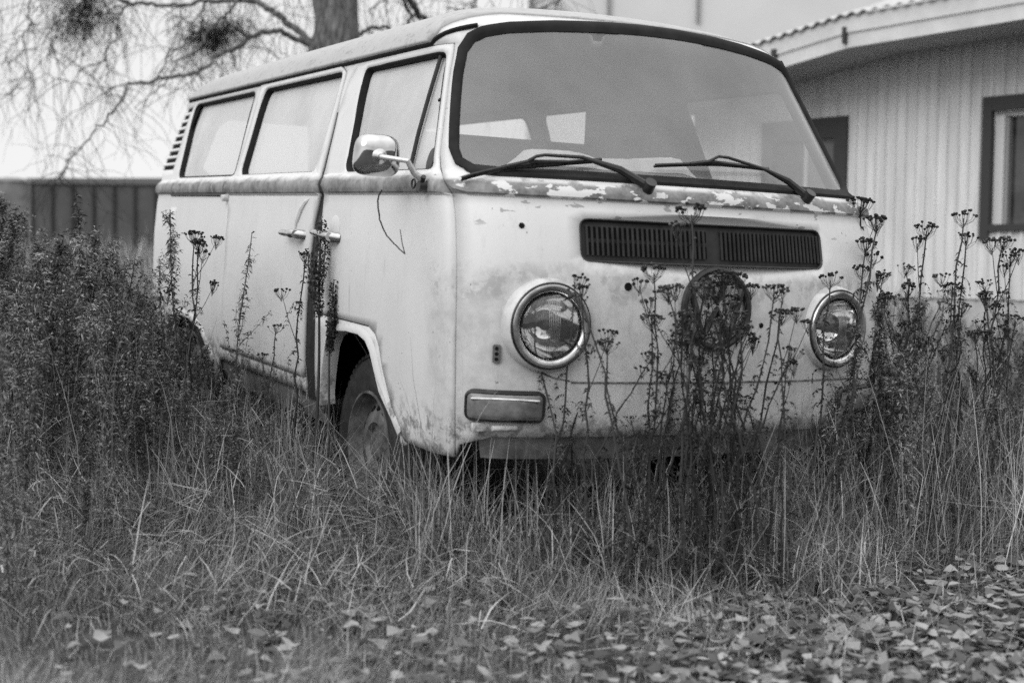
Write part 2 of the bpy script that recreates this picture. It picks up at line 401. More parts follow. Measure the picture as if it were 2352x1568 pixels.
    L.new(noise(14,7,.7),bp_.inputs['Height']); L.new(bp_.outputs[0],b.inputs['Normal'])
    return m
M_paint=paint('weathered_paint'); M_roof=paint('weathered_roof_paint',.37,True)
M_liner=mat('van_lining',.36,.9,.1)
M_rub=mat('rubber',.022,.55,.3,noise=(9,.016,.034),bump=.1)
M_wseal=mat('windscreen_rubber',.016,.75,.12,noise=(12,.012,.026))
M_crease=mat('rusty_crease_shade',.13,.9,.1,noise=(30,.05,.30))
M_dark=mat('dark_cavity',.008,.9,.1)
M_grille=mat('grille_plastic',.024,.6,.2,noise=(14,.016,.04))
M_shell=mat('tarnished_chrome',.5,.06,.5,1.0,noise=(14,.36,.62))
M_chrome=mat('chrome',.80,.07,.5,1.0,noise=(11,.70,.85))
M_arm=mat('pale_arm',.62,.35,.5,.5,noise=(30,.5,.72))
M_chromew=mat('worn_chrome',.6,.28,.5,1.0,noise=(25,.35,.72),bump=.06)
M_tyre=mat('tyre_rubber',.03,.75,.2,noise=(20,.02,.05),bump=.3)
M_rim=mat('wheel_steel',.16,.5,.4,.4,noise=(14,.05,.26),bump=.1)
M_black=mat('black_metal',.018,.4,.4,noise=(40,.012,.035))
M_seat=mat('seat_vinyl',.20,.6,.3)
M_dash=mat('dashboard_top',.62,.7,.2,noise=(8,.5,.75))
def glass(name, dirt, dcol, rough=.06, gl=1.0, tint=.9):
    m=bpy.data.materials.new(name); m.use_nodes=True; t=m.node_tree; L=t.links; N=t.nodes
    for n in list(N):
        if n.type!='OUTPUT_MATERIAL': N.remove(n)
    o=N['Material Output']; tr=N.new('ShaderNodeBsdfTransparent'); tr.inputs[0].default_value=(tint,)*3+(1,)
    g=N.new('ShaderNodeBsdfGlossy'); g.inputs['Roughness'].default_value=rough; g.inputs[0].default_value=(gl,)*3+(1,)
    fr=N.new('ShaderNodeFresnel'); gm=N.new('ShaderNodeNewGeometry'); im=N.new('ShaderNodeMapRange'); im.inputs[3].default_value=1.5; im.inputs[4].default_value=1/1.5; L.new(gm.outputs['Backfacing'],im.inputs[0]); L.new(im.outputs[0],fr.inputs[0])
    mx=N.new('ShaderNodeMixShader'); L.new(fr.outputs[0],mx.inputs[0]); L.new(tr.outputs[0],mx.inputs[1]); L.new(g.outputs[0],mx.inputs[2])
    d=N.new('ShaderNodeBsdfDiffuse'); d.inputs[0].default_value=(dcol,)*3+(1,)
    tl=N.new('ShaderNodeBsdfTranslucent'); tl.inputs[0].default_value=(dcol,)*3+(1,)
    dm=N.new('ShaderNodeMixShader'); dm.inputs[0].default_value=.35; L.new(d.outputs[0],dm.inputs[1]); L.new(tl.outputs[0],dm.inputs[2])
    c=N.new('ShaderNodeTexCoord'); n=N.new('ShaderNodeTexNoise'); n.inputs['Scale'].default_value=3.0; n.inputs['Detail'].default_value=7; n.inputs['Roughness'].default_value=.6; L.new(c.outputs['Object'],n.inputs['Vector'])
    r=N.new('ShaderNodeMapRange'); L.new(n.outputs[0],r.inputs[0]); r.inputs[1].default_value=.3; r.inputs[2].default_value=.7; r.inputs[3].default_value=dirt*.8; r.inputs[4].default_value=dirt*1.25
    m2=N.new('ShaderNodeMixShader'); L.new(r.outputs[0],m2.inputs[0]); L.new(mx.outputs[0],m2.inputs[1]); L.new(dm.outputs[0],m2.inputs[2]); L.new(m2.outputs[0],o.inputs[0])
    return m
M_wsg=glass('dusty_windscreen_glass',.34,.64,.03)
M_sideg=glass('hazed_side_glass',.80,.92,.08)
M_lens=glass('headlamp_glass',.10,.7,.02)
M_clear=glass('clear_glass',.04,.7,.04,tint=.95)

# ------------------------------------------------------------------ van outlines traced on its skin
c1=lambda p:crop(0,0,p); c2=lambda p:crop(1300,0,p); c3=lambda p:crop(2540,0,p); c4=lambda p:crop(500,600,p); c5=lambda p:crop(1600,800,p); c6=lambda p:crop(2540,800,p)
A=np.array
Wq=A([[4.10,1.252],[4.305,1.643],[3.190,1.643],[3.080,1.25]])
Ws=A([[2.984,1.248],[3.022,1.643],[1.905,1.643],[1.987,1.248]])
Wd=A([[1.687,1.243],[1.671,1.637],[.914,1.637],[.940,1.240]])
WSn=A([[0,1.238],[.3,1.238],[.55,1.238],[.72,1.238],[.80,1.243],[.845,1.268],[.862,1.31],[.866,1.384],[.866,1.457],[.863,1.558],[.857,1.640],[.825,1.684],[.781,1.705],[.70,1.723],[.512,1.740],[.313,1.750],[.10,1.756]])
WSf=WSn[1:].copy(); WSf[:,0]*=-.955; WSf=WSf[::-1]
WS=np.concatenate([WSn,WSf])
DOOR=A([[.872,.352],[.877,.59],[.886,.83],[.888,1.013],[.885,1.164],[.913,1.245],[.884,1.668],[1.236,1.668],[1.76,1.668],[1.847,1.575],[1.877,1.479],[1.89,1.306],[1.904,1.232],[1.913,1.164],[1.936,1.053],[1.960,.902],[1.966,.734],[1.953,.714],[1.699,.711],[1.481,.708],[1.425,.685],[1.395,.65],[1.365,.582],[1.316,.504],[1.244,.389],[1.18,.352]])
SLID=A([[1.890,1.64],[1.898,1.48],[1.915,1.307],[1.932,1.232],[1.945,1.164],[2.006,1.052],[2.035,.899],[2.059,.727],[2.077,.455],[2.3,.455],[2.6,.455],[2.88,.455],[3.16,.455],[3.12,.574],[3.078,.849],[3.074,1.051],[3.092,1.158],[3.106,1.212],[3.040,1.247],[3.064,1.478],[3.112,1.668],[2.5,1.668],[1.95,1.668]])
GAP=A([[1.878,1.479],[1.89,1.306],[1.904,1.232],[1.913,1.164],[1.936,1.053],[1.960,.902],[1.966,.734],[1.972,.40],[2.079,.40],[2.077,.455],[2.061,.727],[2.037,.899],[2.008,1.052],[1.947,1.164],[1.934,1.232],[1.917,1.307],[1.900,1.48]])
ARCH=A([[1.902,.372],[1.902,.422],[1.875,.52],[1.849,.601],[1.813,.646],[1.744,.671],[1.657,.678],[1.554,.677],[1.49,.66],[1.452,.628],[1.412,.566],[1.369,.497],[1.267,.415],[1.222,.372]])
RARCH=A([[4.185,.37],[4.17,.40],[4.10,.49],[3.95,.545],[3.78,.555],[3.62,.545],[3.48,.505],[3.38,.435],[3.31,.37]])
ext=lambda p: np.concatenate([[[p[0,0],.2]],p,[[p[-1,0],.2]]])
mir=lambda p: np.stack([-p[:,0],p[:,1]],1)[::-1]
van=empty('camper_van')
Mroot=Matrix([[MW[i][0],MW[i][1],MW[i][2],0] for i in range(3)]+[[0,0,0,1]])
van.matrix_world=Mroot
tag(van,'weathered white camper van with a worn grey belt line standing in tall dry weeds','van')
wq,ws_,wd=rnd(Wq,.05),rnd(Ws,.05),rnd(Wd,[.03,.04,.03,.04]); wsd=dens(WS,.05)
slots=[]
ZLOW=.352
bot=A([[-5.4,.36],[-4.3,.36],[-4.2,.28],[-3.28,.28],[-3.2,.40],[-1.95,.37],[-1.902,.34],[-1.19,.34],[-1.12,.352],[-.86,.40],[-.75,.432],[0,.436],[.75,.432],[.86,.40],[.872,.352],[1.18,.352],[1.19,.34],[1.902,.34],[1.972,.40],[2.08,.40],[2.3,.40],[3.2,.40],[3.28,.28],[4.2,.28],[4.3,.36],[5.4,.36]])
outer=np.concatenate([bot,A([[5.4,1.29],[5.0,1.29],[4.86,1.29],[4.80,1.34],[4.80,1.56],[4.86,1.61],[5.4,1.61],[5.4,1.678],[-5.4,1.678],[-5.4,1.61],[-4.86,1.61],[-4.80,1.56],[-4.80,1.34],[-4.86,1.29],[-5.4,1.29]])])
# brow of the roof above the windscreen
def zroof(s): return 1.678+.100*np.clip((1.0-abs(s))/.25,0,1)**.5
top=[(s,float(zroof(s))) for s in np.concatenate([[5.4,4.7,4.2,3.2,2.2,1.3],np.arange(1.0,-1.01,-.05),[-1.3,-2.2,-3.2,-4.2,-4.7,-5.4]])]
i=len(bot)+7
outer=np.concatenate([outer[:i],A(top),outer[i+2:]])
# louvred air intake on the rear corner
for k in range(9):
    z0=1.609-k*.039; a0=4.338-.0135*max(0,k-1); a1=4.475
    slots.append(rnd(A([[a0,z0],[a0+.003,z0+.024],[a1,z0+.024],[a1,z0]]),.006,3))
holes=[dens(DOOR,.05),dens(SLID,.05),dens(GAP,.05),dens(ext(ARCH),.04),dens(ext(RARCH),.05),wq,wsd]
holes+=[mir(dens(ext(ARCH),.04)),mir(dens(ext(RARCH),.05)),mir(wq),mir(ws_),mir(wd)]+slots+[mir(q) for q in slots]
lamp=lambda c_,r_: A([[c_+r_*math.cos(t),.780+r_*math.sin(t)] for t in np.linspace(0,2*np.pi,28,endpoint=False)])
holes+=[lamp(.585,.104),lamp(-.515,.104)]
GR=rnd(A([[.480,.980],[.480,1.107],[-.462,1.107],[-.462,.980]]),.03)
holes.append(GR)
body=skin('body',dens(outer,.05),holes,M_paint,van,m2=M_liner,gs=.05,gz=.045)
# smooth top edge: the roof skin
zr=A([(q[0],q[1]+.0005) for q in top])
rtop=A([[-5.4,1.8899],[5.4,1.8899]])
roof=skin('roof',np.concatenate([dens(zr,.05,False),dens(A([[-5.4,1.8899],[5.4,1.8899]]),.1,False)]),[],M_roof,van,m2=M_liner,off=lambda s_,z_: .004+.016*np.clip((1.715-z_)/.035,0,1)*np.clip((abs(s_)-.72)/.2,0,1),gs=.08,gz=.02)
skin('air_vent',dens(A([[4.19,1.27],[4.25,1.65],[4.56,1.65],[4.56,1.27]]),.04),[],M_dark,van,off=-.007,thick=0,gs=.03,gz=.04)
cap=MB(); tt_=np.linspace(-5.4,5.4,160); cap.add(OFF(tt_,np.full(160,1.8899),np.full(160,.004)),[tuple(range(160))]); cap.build('roof_crown',M_roof,roof)
# rain gutter
gs_=np.concatenate([np.arange(.80,1.3,.03),np.arange(1.3,4.4,.1),np.arange(4.4,5.4,.04)])
gz_=1.672+.060*np.clip((1.0-gs_)/.25,0,1)**.6
for sg in (1,-1):
    mb=MB(); mb.tube(OFF(sg*gs_,gz_,np.full(len(gs_),.003)),.0075,6); mb.build('rain_gutter',M_wseal,van)
# doors
fd=skin('front_door',inset(dens(DOOR,.05),.006),[wd],M_paint,van,m2=M_liner,off=.003,gs=.05,gz=.045)
sdn=skin('sliding_door',inset(dens(SLID,.05),.0045),[ws_],M_paint,van,m2=M_liner,off=.008,gs=.05,gz=.045)
sdn['label']='sliding side door standing slightly ajar with a dark gap'
gp=skin('door_seal',dens(A([[1.84,1.60],[1.86,1.3],[1.88,1.2],[1.90,1.0],[1.92,.73],[1.93,.38],[2.13,.38],[2.10,.73],[2.08,.9],[2.05,1.05],[1.99,1.164],[1.96,1.3],[1.93,1.6]]),.05),[],M_rub,van,off=-.006,thick=0)
for n_,poly,par in (('seal_a',wq,van),('s',ws_,sdn),('d',wd,fd),('fq',mir(wq),van),('fs',mir(ws_),van),('fd',mir(wd),van)):
    sg=1 if poly[:,0].mean()>0 else -1
    ringband('window_seal',poly,.003,.005,.002,-.030,M_wseal,par)
    q=inset(poly,.006); 
    if sg<0: pass
    skin('window_glass',dens(q,.06),[],M_sideg if sg>0 else M_clear,par,off=-.026,thick=0)
rb=ringband('windscreen_seal',WS,.014,.020,.012,-.006,M_wseal,van)
skin('windscreen',dens(inset(WS,.012),.05),[],M_wsg,van,off=-.004,thick=0,gs=.05,gz=.05)
rw=dens(rnd(A([[4.80,1.29],[4.80,1.61],[6.0,1.61],[6.0,1.29]]),.05),.05)
def rearfn(v):
    s=np.where(v[:,0]>5.4,-(10.8-v[:,0]),v[:,0]); return OFF(s,v[:,1],np.full(len(s),-.01))
skin('rear_window',rw,[],M_clear,van,thick=0,fn=rearfn)
# vent wing post of the cab window, and its pivot tab
q=lambda pts,off: OFF(*A(pts).T,np.full(len(pts),off))
mb=MB(); mb.tube(q([(.965,1.632),(1.02,1.50),(1.085,1.37),(1.148,1.246)],-.012),.0075); mb.build('vent_wing_bar',M_rub,fd)
mb=MB(); mb.lathe([(.0,.006),(.03,.006),(.036,0),(.036,-.004)],OFF(A(.985),A(1.275),A(-.02)),NRM(A(1.0),A(1.27)),20,(.75,1.35)); mb.build('vent_wing_latch',M_black,fd)
# lip of the wheel arches
for poly in (ARCH,mir(ARCH),RARCH,mir(RARCH)):
    p_=dens(poly,.03,False); sg=1 if p_[:,0].mean()>0 else -1
    cen=p_.mean(0); rows=[]
    for w,d in ((.030,.000),(.020,.005),(.008,.010),(0,.009),(-.004,.0),(-.004,-.05)):
        nrm=np.gradient(p_,axis=0); nn=np.stack([-nrm[:,1],nrm[:,0]],1); nn/=np.linalg.norm(nn,axis=1,keepdims=True); 
        if ((nn*(p_-cen)).sum(1)).mean()<0: nn=-nn
        qq=p_+nn*w; rows.append(OFF(qq[:,0],qq[:,1],np.full(len(qq),d)))
    n=len(p_); mb=MB(); mb.add(np.concatenate(rows),[(r*n+i,r*n+i+1,(r+1)*n+i+1,(r+1)*n+i) for r in range(5) for i in range(n-1)])
    mb.build('wheel_arch',M_paint,van,angle=50)
# dark wheel wells, floor and cabin lining
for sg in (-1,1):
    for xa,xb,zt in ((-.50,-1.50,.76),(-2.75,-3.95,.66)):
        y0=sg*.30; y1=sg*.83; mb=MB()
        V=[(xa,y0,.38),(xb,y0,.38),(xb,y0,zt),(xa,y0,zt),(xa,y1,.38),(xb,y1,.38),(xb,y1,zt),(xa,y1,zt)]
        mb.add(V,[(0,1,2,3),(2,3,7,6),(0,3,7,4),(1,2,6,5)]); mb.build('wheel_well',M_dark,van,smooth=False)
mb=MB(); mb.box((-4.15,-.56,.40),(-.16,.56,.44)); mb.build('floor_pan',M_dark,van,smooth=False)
# ledge round the interior below the windows and engine shelf
mb=MB(); mb.box((-4.1,-.74,.44),(-3.0,.74,1.05)); mb.build('engine_shelf',M_liner,van,bevel=.02)
# dashboard
mb=MB()
ys=np.linspace(-.74,.74,24); n=len(ys); rows=[]
for dx,dz in ((.035,-.005),(-.10,-.0),(-.24,-.012),(-.285,-.03),(-.30,-.10),(-.27,-.22)):
    base=P(np.sign(-ys)*np.minimum(abs(ys),.86)*1.0,np.full(n,1.225))
    xx=-.20-.10*(ys/.74)**2+dx; rows.append(np.stack([xx,ys,1.240+dz+0*ys],1))
mb.add(np.concatenate(rows),[(r*n+i,r*n+i+1,(r+1)*n+i+1,(r+1)*n+i) for r in range(5) for i in range(n-1)])
mb.build('dashboard',M_black,van)
# dusty white rag / papers on the dashboard
mb=MB(); g=np.linspace(0,1,26); h=np.linspace(0,1,8); V=[]
for a in g:
    for b in h:
        y=-.60+.68*a; x=-.235-.06*(y/.74)**2-.13*b
        V.append((x,y,1.25+.066*min(1,5*b+.25)*(.85+.13*math.sin(9*a)+.08*math.sin(23*a+4*b))*min(1,8*a,8*(1-a))+.008))
mb.add(V,[(i*8+j,i*8+j+1,(i+1)*8+j+1,(i+1)*8+j) for i in range(25) for j in range(7)])
mb.build('dashboard_mat',M_dash,van)
# bulkhead behind the seats and a cupboard
def at_x(px,py,X):
    d=ray_v(px,py); t=(X-CAMV[0])/d[0]; return CAMV+d*t
ya=at_x(1347,300,-1.75)[1]; yb=at_x(1566,300,-1.75)[1]; zb_=at_x(1200,321,-1.62)[2]
mb=MB(); mb.box((-1.80,-.74,.44),(-1.76,.74,zb_+.013)); mb.build('bulkhead',M_seat,van,bevel=.012)
mb=MB(); mb.box((-1.41,.300,.44),(-1.36,.72,1.61)); mb.build('cupboard',M_seat,van,bevel=.02)
# steering wheel (left hand drive) and seats
a=np.linspace(0,2*np.pi,40,endpoint=False); ax_=np.array([.45,0,.89]); u=np.array([0,1.,0]); v_=np.cross(ax_,u)
c_=np.array([-.62,.40,1.10]); mb=MB(); mb.tube(c_+.20*(np.cos(a)[:,None]*u+np.sin(a)[:,None]*v_),.012,8,True)
for t in (0,2.1,4.2): mb.tube([c_,c_+.2*(math.cos(t)*u+math.sin(t)*v_)],.008,6)
mb.tube([c_,c_-ax_*.35],.02,8); mb.build('steering_wheel',M_black,van)
for sy in (-.40,.40):
    mb=MB(); mb.box((-1.35,sy-.25,.55),(-.85,sy+.25,.82)); st_=mb.build('seat_cushion',M_seat,van,bevel=.06)
    mb=MB(); R_=Matrix.Rotation(math.radians(-12),3,'Y'); mb.box((-.06,-.23,0),(.06,.23,.50),np.array(R_),(-1.38,sy,.78)); mb.build('seat_back',M_seat,van,bevel=.05)
# ---------------- front grille
gr=skin('grille',dens(inset(GR,.002),.04),[],M_grille,van,off=-.012,thick=0,gs=.04,gz=.03)
ringband('grille_rim',GR,.003,.003,.002,-.014,M_black,gr)
slot=MB(); 
def sl(s0,s1_,z0,z1,d=-.0105):
    a_=A([[s0,z0],[s0,z1],[s1_,z1],[s1_,z0]]); a_=rnd(a_,.003,2); slot.add(OFF(a_[:,0],a_[:,1],np.full(len(a_),d)),[tuple(range(len(a_)))])
bars=MB()
def bar(s0,z0,s1_,z1,w=.0042):
    bars.tube(q([(s0,z0),(s1_,z1)],-.006),w,6)
for k in range(25):
    s=.452-k*.0171
    if s>.035:
        for z0,z1 in ((1.000,1.040),(1.052,1.088)): sl(s,s-.0088,z0,z1)
    s2=-.028-k*.0171
    if s2>-.452: sl(s2,s2-.0085,1.000,1.088)
so_=slot.build('grille_slots',M_dark,gr,smooth=False); so_['kind']='stuff'
for k in range(26):
    s=.4565-k*.0171
    if s>.03: bar(s,.998,s,1.090)
bars.build('grille_bars',M_grille,gr)['kind']='stuff'
bars=MB()
for k in range(26):
    s2=-.0235-k*.0171
    if s2>-.456: bar(s2,.998,s2,1.090)
bars.build('grille_bars',M_grille,gr)['kind']='stuff'
# ---------------- emblem ring with its letters
eb=MB(); th=np.linspace(0,2*np.pi,48,endpoint=False); r_=.122; ec=(.010,.842)
def e3(x,y,d=.012): return OFF(A([ec[0]+x]),A([ec[1]+y]),A([d]))[0]
eb.tube([e3(r_*math.cos(t),r_*math.sin(t)) for t in th],.012,8,True)
def stroke(pts,w=.0105): eb.tube([e3(x,y,.010) for x,y in dens(pts,.02,False)],w,6)
stroke([(-.046,.106),(0,.02),(.046,.106)]); stroke([(-.098,.064),(-.052,-.094),(0,.0),(.052,-.094),(.098,.064)])
eb.build('emblem',M_black,van)
# ---------------- headlamps
for sg in (1,-1):
    s=.585 if sg>0 else -.515; c=P(s,.780); nr=NRM(s,.782); nn=nr*.45+np.array([1,0,0])*.55; nn/=np.linalg.norm(nn)
    hb=MB(); hb.lathe([(.146,-.035),(.143,.008),(.136,.024),(.130,.030),(.126,.020)],c,nn,48); h0=hb.build('headlight',M_paint,van)
    hb=MB(); hb.lathe([(.132,.022),(.1335,.029),(.131,.032),(.128,.030)],c,nn,48); hb.build('ring_gasket',M_black,h0)
    hb=MB(); hb.lathe([(.129,.012),(.1295,.030),(.126,.036),(.118,.038),(.108,.034),(.103,.027),(.101,.018)],c,nn,48); hb.build('chrome_ring',M_chromew,h0)
    hb=MB(); hb.lathe([(.101,.020),(.0985,.026),(.0985,.022)],c,nn,48); hb.build('lens_gasket',M_black,h0)
    hb=MB(); hb.lathe([(.0985,.020),(.090,.030),(.07,.039),(.045,.0445),(.02,.047),(.0005,.0475)],c,nn,40)
    hb.build('lens',M_lens,h0)
    hb=MB(); hb.lathe([(.0985,.016),(.092,-.01),(.075,-.045),(.05,-.07),(.022,-.08),(.0005,-.081)],c,nn,40); hb.build('reflector',M_chrome,h0)
    hb=MB(); hb.lathe([(.0005,.0),(.014,-.004),(.018,-.02),(.012,-.05),(.010,-.085)],c,nn,16); hb.build('bulb',M_black,h0)
    # vertical ribs in the lens
    uu=np.cross([0,0,1.],nn); uu/=np.linalg.norm(uu); vv=np.cross(nn,uu)
    hb=MB()
    for k in range(7):
        x=-.018+k*.0058; pts=[]
        for y in np.linspace(-.075,.075,9): pts.append(c+uu*(x+.004)+vv*y+nn*(.0478-.0275*((x*x+y*y)/.0985**2)))
        hb.tube(pts,.0011,5)
    hb.build('lens_rib',M_chromew,h0)
# ---------------- indicators in the corners of the front
M_ind=mat('indicator_lens',.16,.22,.5,noise=(18,.07,.26))
for sg in (1,-1):
    o=rnd(A([[.828,.494],[.826,.570],[.592,.567],[.597,.490]]),.018); 
    if sg<0: o=mir(o)
    o=o if area(o)>0 else o[::-1]
    p_=dens(o,.025); n=len(p_); mb=MB(); rows=[]
    for w,d in ((-.010,.0),(-.010,.016),(-.003,.022),(.001,.016),(.001,.002)):
        qq=inset(p_,w); rows.append(OFF(qq[:,0],qq[:,1],np.full(n,d)))
    mb.add(np.concatenate(rows),[(r*n+i,r*n+(i+1)%n,(r+1)*n+(i+1)%n,(r+1)*n+i) for r in range(4) for i in range(n)])
    ind=mb.build('indicator',M_black,van,angle=50)
    cen=p_.mean(0)
    def dome(v,c0=cen): 
        e=np.clip(1-((v[:,0]-c0[0])/.120)**4,0,1)*np.clip(1-((v[:,1]-c0[1])/.042)**4,0,1); return OFF(v[:,0],v[:,1],.010+.028*e**.5)
    skin('indicator_lens',p_,[],M_ind,ind,thick=0,gs=.02,gz=.009,fn=dome)
    if sg>0:
        mb=MB(); mb.tube(OFF(*A([(.81,.556),(.74,.558),(.67,.556),(.61,.553)]).T,np.full(4,.034)),.0045,6); mb.build('chrome_trim',M_chromew,ind)
# bumper bracket hole plates and grommets
for s,z,w,h in ((.742,.690,.013,.028),):
    mb=MB(); a_=rnd(A([[s-w,z-h],[s-w,z+h],[s+w,z+h],[s+w,z-h]]),.006,3); mb.add(np.concatenate([OFF(a_[:,0],a_[:,1],np.full(len(a_),.0)),OFF(a_[:,0],a_[:,1],np.full(len(a_),.007))]),[tuple(range(len(a_),2*len(a_)))]+[(i,(i+1)%len(a_),len(a_)+(i+1)%len(a_),len(a_)+i) for i in range(len(a_))])
    pl=mb.build('trim_bracket',M_chromew,van)
    mb=MB()
    for dz in (.016,0,-.016): mb.lathe([(.0005,.0085),(.006,.0085)],P(s,z+dz),NRM(s,z+dz),10)
    mb.build('screw_holes',M_dark,pl)
for s,z,r in ((.665,1.078,.0085),(.675,.782,.006),(.325,.905,.012),(-.18,.79,.008),(-.27,.60,.006),(.93,1.47,.006)):
    mb=MB(); mb.lathe([(.0005,.003),(r,.003),(r*1.1,0)],P(s,z),NRM(s,z),12); mb.build('bolt_hole',M_dark,van)
# swage line across the nose and under the belt, lower valance
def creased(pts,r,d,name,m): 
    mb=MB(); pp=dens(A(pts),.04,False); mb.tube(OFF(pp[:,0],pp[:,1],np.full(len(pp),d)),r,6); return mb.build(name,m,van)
creased([(.50,.606),(.3,.606),(0,.606),(-.3,.604),(-.66,.602)],.0035,.0005,'nose_crease',M_crease)  # thin dark tube: the crease's shadow line put into colour, with some rust
creased([(.505,.610),(.56,.62),(.60,.635)],.003,.0005,'nose_crease',M_crease)
mb=MB(); ss=np.linspace(-.80,.80,40); rows=[OFF(ss,np.full(40,.44),np.full(40,-.01)),OFF(ss,np.full(40,.40),np.full(40,-.03)),OFF(ss,np.full(40,.345),np.full(40,-.05)),OFF(ss,np.full(40,.33),np.full(40,-.20))]
mb.add(np.concatenate(rows),[(r*40+i,r*40+i+1,(r+1)*40+i+1,(r+1)*40+i) for r in range(3) for i in range(39)]); M_under=mat('underbody',.2,.9,.1,noise=(12,.10,.32)); mb.build('front_valance',M_under,van)
mb=MB()
for s_ in (.79,.70): a_=OFF(A(s_),A(.462),A(.004)); mb.box(a_-np.array([.006,.028,.014]),a_+np.array([.008,.028,.014])) if s_>.75 else mb.tube([a_-np.array([0,.055,0]),a_+np.array([0,.03,0])],.010,8)
mb.build('bumper_bracket',M_paint,van,bevel=.003)
# sill under the doors
mb=MB(); sx_=np.linspace(1.95,3.25,30); rows=[OFF(sx_,np.full(30,.45),np.full(30,-.012)),OFF(sx_,np.full(30,.36),np.full(30,-.02)),OFF(sx_,np.full(30,.27),np.full(30,-.05))]
mb.add(np.concatenate(rows),[(r*30+i,r*30+i+1,(r+1)*30+i+1,(r+1)*30+i) for r in range(2) for i in range(29)]); mb.build('sill',mat('dirty_sill',.22,.8,.2,noise=(9,.14,.32)),van)
# sliding door rail cover and rear stop
mb=MB(); pp=A([(3.18,1.160),(3.4,1.161),(3.8,1.162),(4.13,1.162)]); mb.tube(OFF(pp[:,0],pp[:,1],np.full(4,.002)),.0065,6); mb.build('door_rail',M_black,van)
mb=MB(); c=OFF(A(3.122),A(1.148),A(.0)); mb.tube([c,c+np.array([0,-.03,-.004])],.016,10); mb.build('door_roller',M_paint,van)
# fuel flap outline and lid
fl=rnd(A([[3.97,.925],[3.99,1.093],[4.11,1.093],[4.09,.925]]),.01,3); skin('fuel_flap',fl,[],M_paint,van,off=.004,thick=.006,gs=.04,gz=.04)
# handles with their finger recesses
def recess(c_s,c_z,w,h,name,par,off):
    th=np.linspace(0,np.pi,14); pts=[(c_s+w*math.cos(t),c_z+h*math.sin(t)) for t in th]
    mb=MB(); pp=A(pts); mb.tube(OFF(pp[:,0],pp[:,1],np.full(len(pp),off)),.0045,6); return mb.build(name,M_paint,par)
pp=A([(2.047,1.146),(2.085,1.132),(2.125,1.104),(2.171,1.054),(2.192,1.012)]); 
mb=MB(); mb.tube(OFF(pp[:,0],pp[:,1],np.full(5,.006)),[.003,.012,.014,.012,.004],8); mb.build('door_pressing',M_paint,sdn)
def handle(p0,p1,par,stand=.045):
    a0=OFF(*A(p0),stand); a1=OFF(*A(p1),stand); mb=MB(); d=a1-a0; t=np.linspace(0,1,8)
    mb.tube([a0+d*x+np.array([0,0,.0]) for x in t],[.009,.012,.0135,.0135,.0145,.018,.019,.015],12)
    mb.tube([a1-d*.1,OFF(*A(p1),-.002)],[.019,.021],12); return mb.build('door_handle',M_chromew,par)
handle((2.25,1.006),(2.085,1.004),sdn); handle((1.93,1.018),(1.755,1.004),fd,.04)
mb=MB(); c=P(1.80,1.035); mb.lathe([(.052,.0035),(.047,.0055),(.0005,.0035)],c,NRM(A(1.80),A(1.035)),24); mb.build('handle_recess',M_paint,fd)
# ---------------- wipers
def wiper(piv,mid1,mid2,knee,bc,b0,b1):
    O=lambda p,d: OFF(*A(p,float),d); mb=MB()
    mb.tube([O(piv,.012),O(mid1,.035),O(mid2,.055),O(knee,.062),O(((knee[0]+bc[0])/2,(knee[1]+bc[1])/2+.008),.058),O(bc,.045)],[.014,.012,.006,.005,.005,.006],8)
    w=mb.build('wiper',M_black,van)
    mb=MB(); mb.tube([O(piv,-.01),O(piv,.034)],.019,12); mb.build('wiper_pivot',M_black,w)
    pts=[]; 
    for t in np.linspace(0,1,12): pts.append(O((b0[0]+(b1[0]-b0[0])*t,b0[1]+(b1[1]-b0[1])*t+.006*math.sin(math.pi*t)),.020+.010*(1-abs(2*t-1))))
    mb=MB(); mb.tube(pts,.005,6); mb.tube([p_-NRM(*A(bc))*.010 for p_ in pts],.004,5)
    mb.tube([pts[3],O(bc,.045),pts[8]],.0065,6); mb.build('wiper_blade',M_black,w)
wiper((.238,1.208),(.33,1.245),(.46,1.223+.045),(.582,1.264),(.635,1.240),(.829,1.201),(.381,1.287))
wiper((-.408,1.209),(-.353,1.25),(-.234,1.272),(-.075,1.299),(-.005,1.290),(.19,1.280),(-.296,1.297))
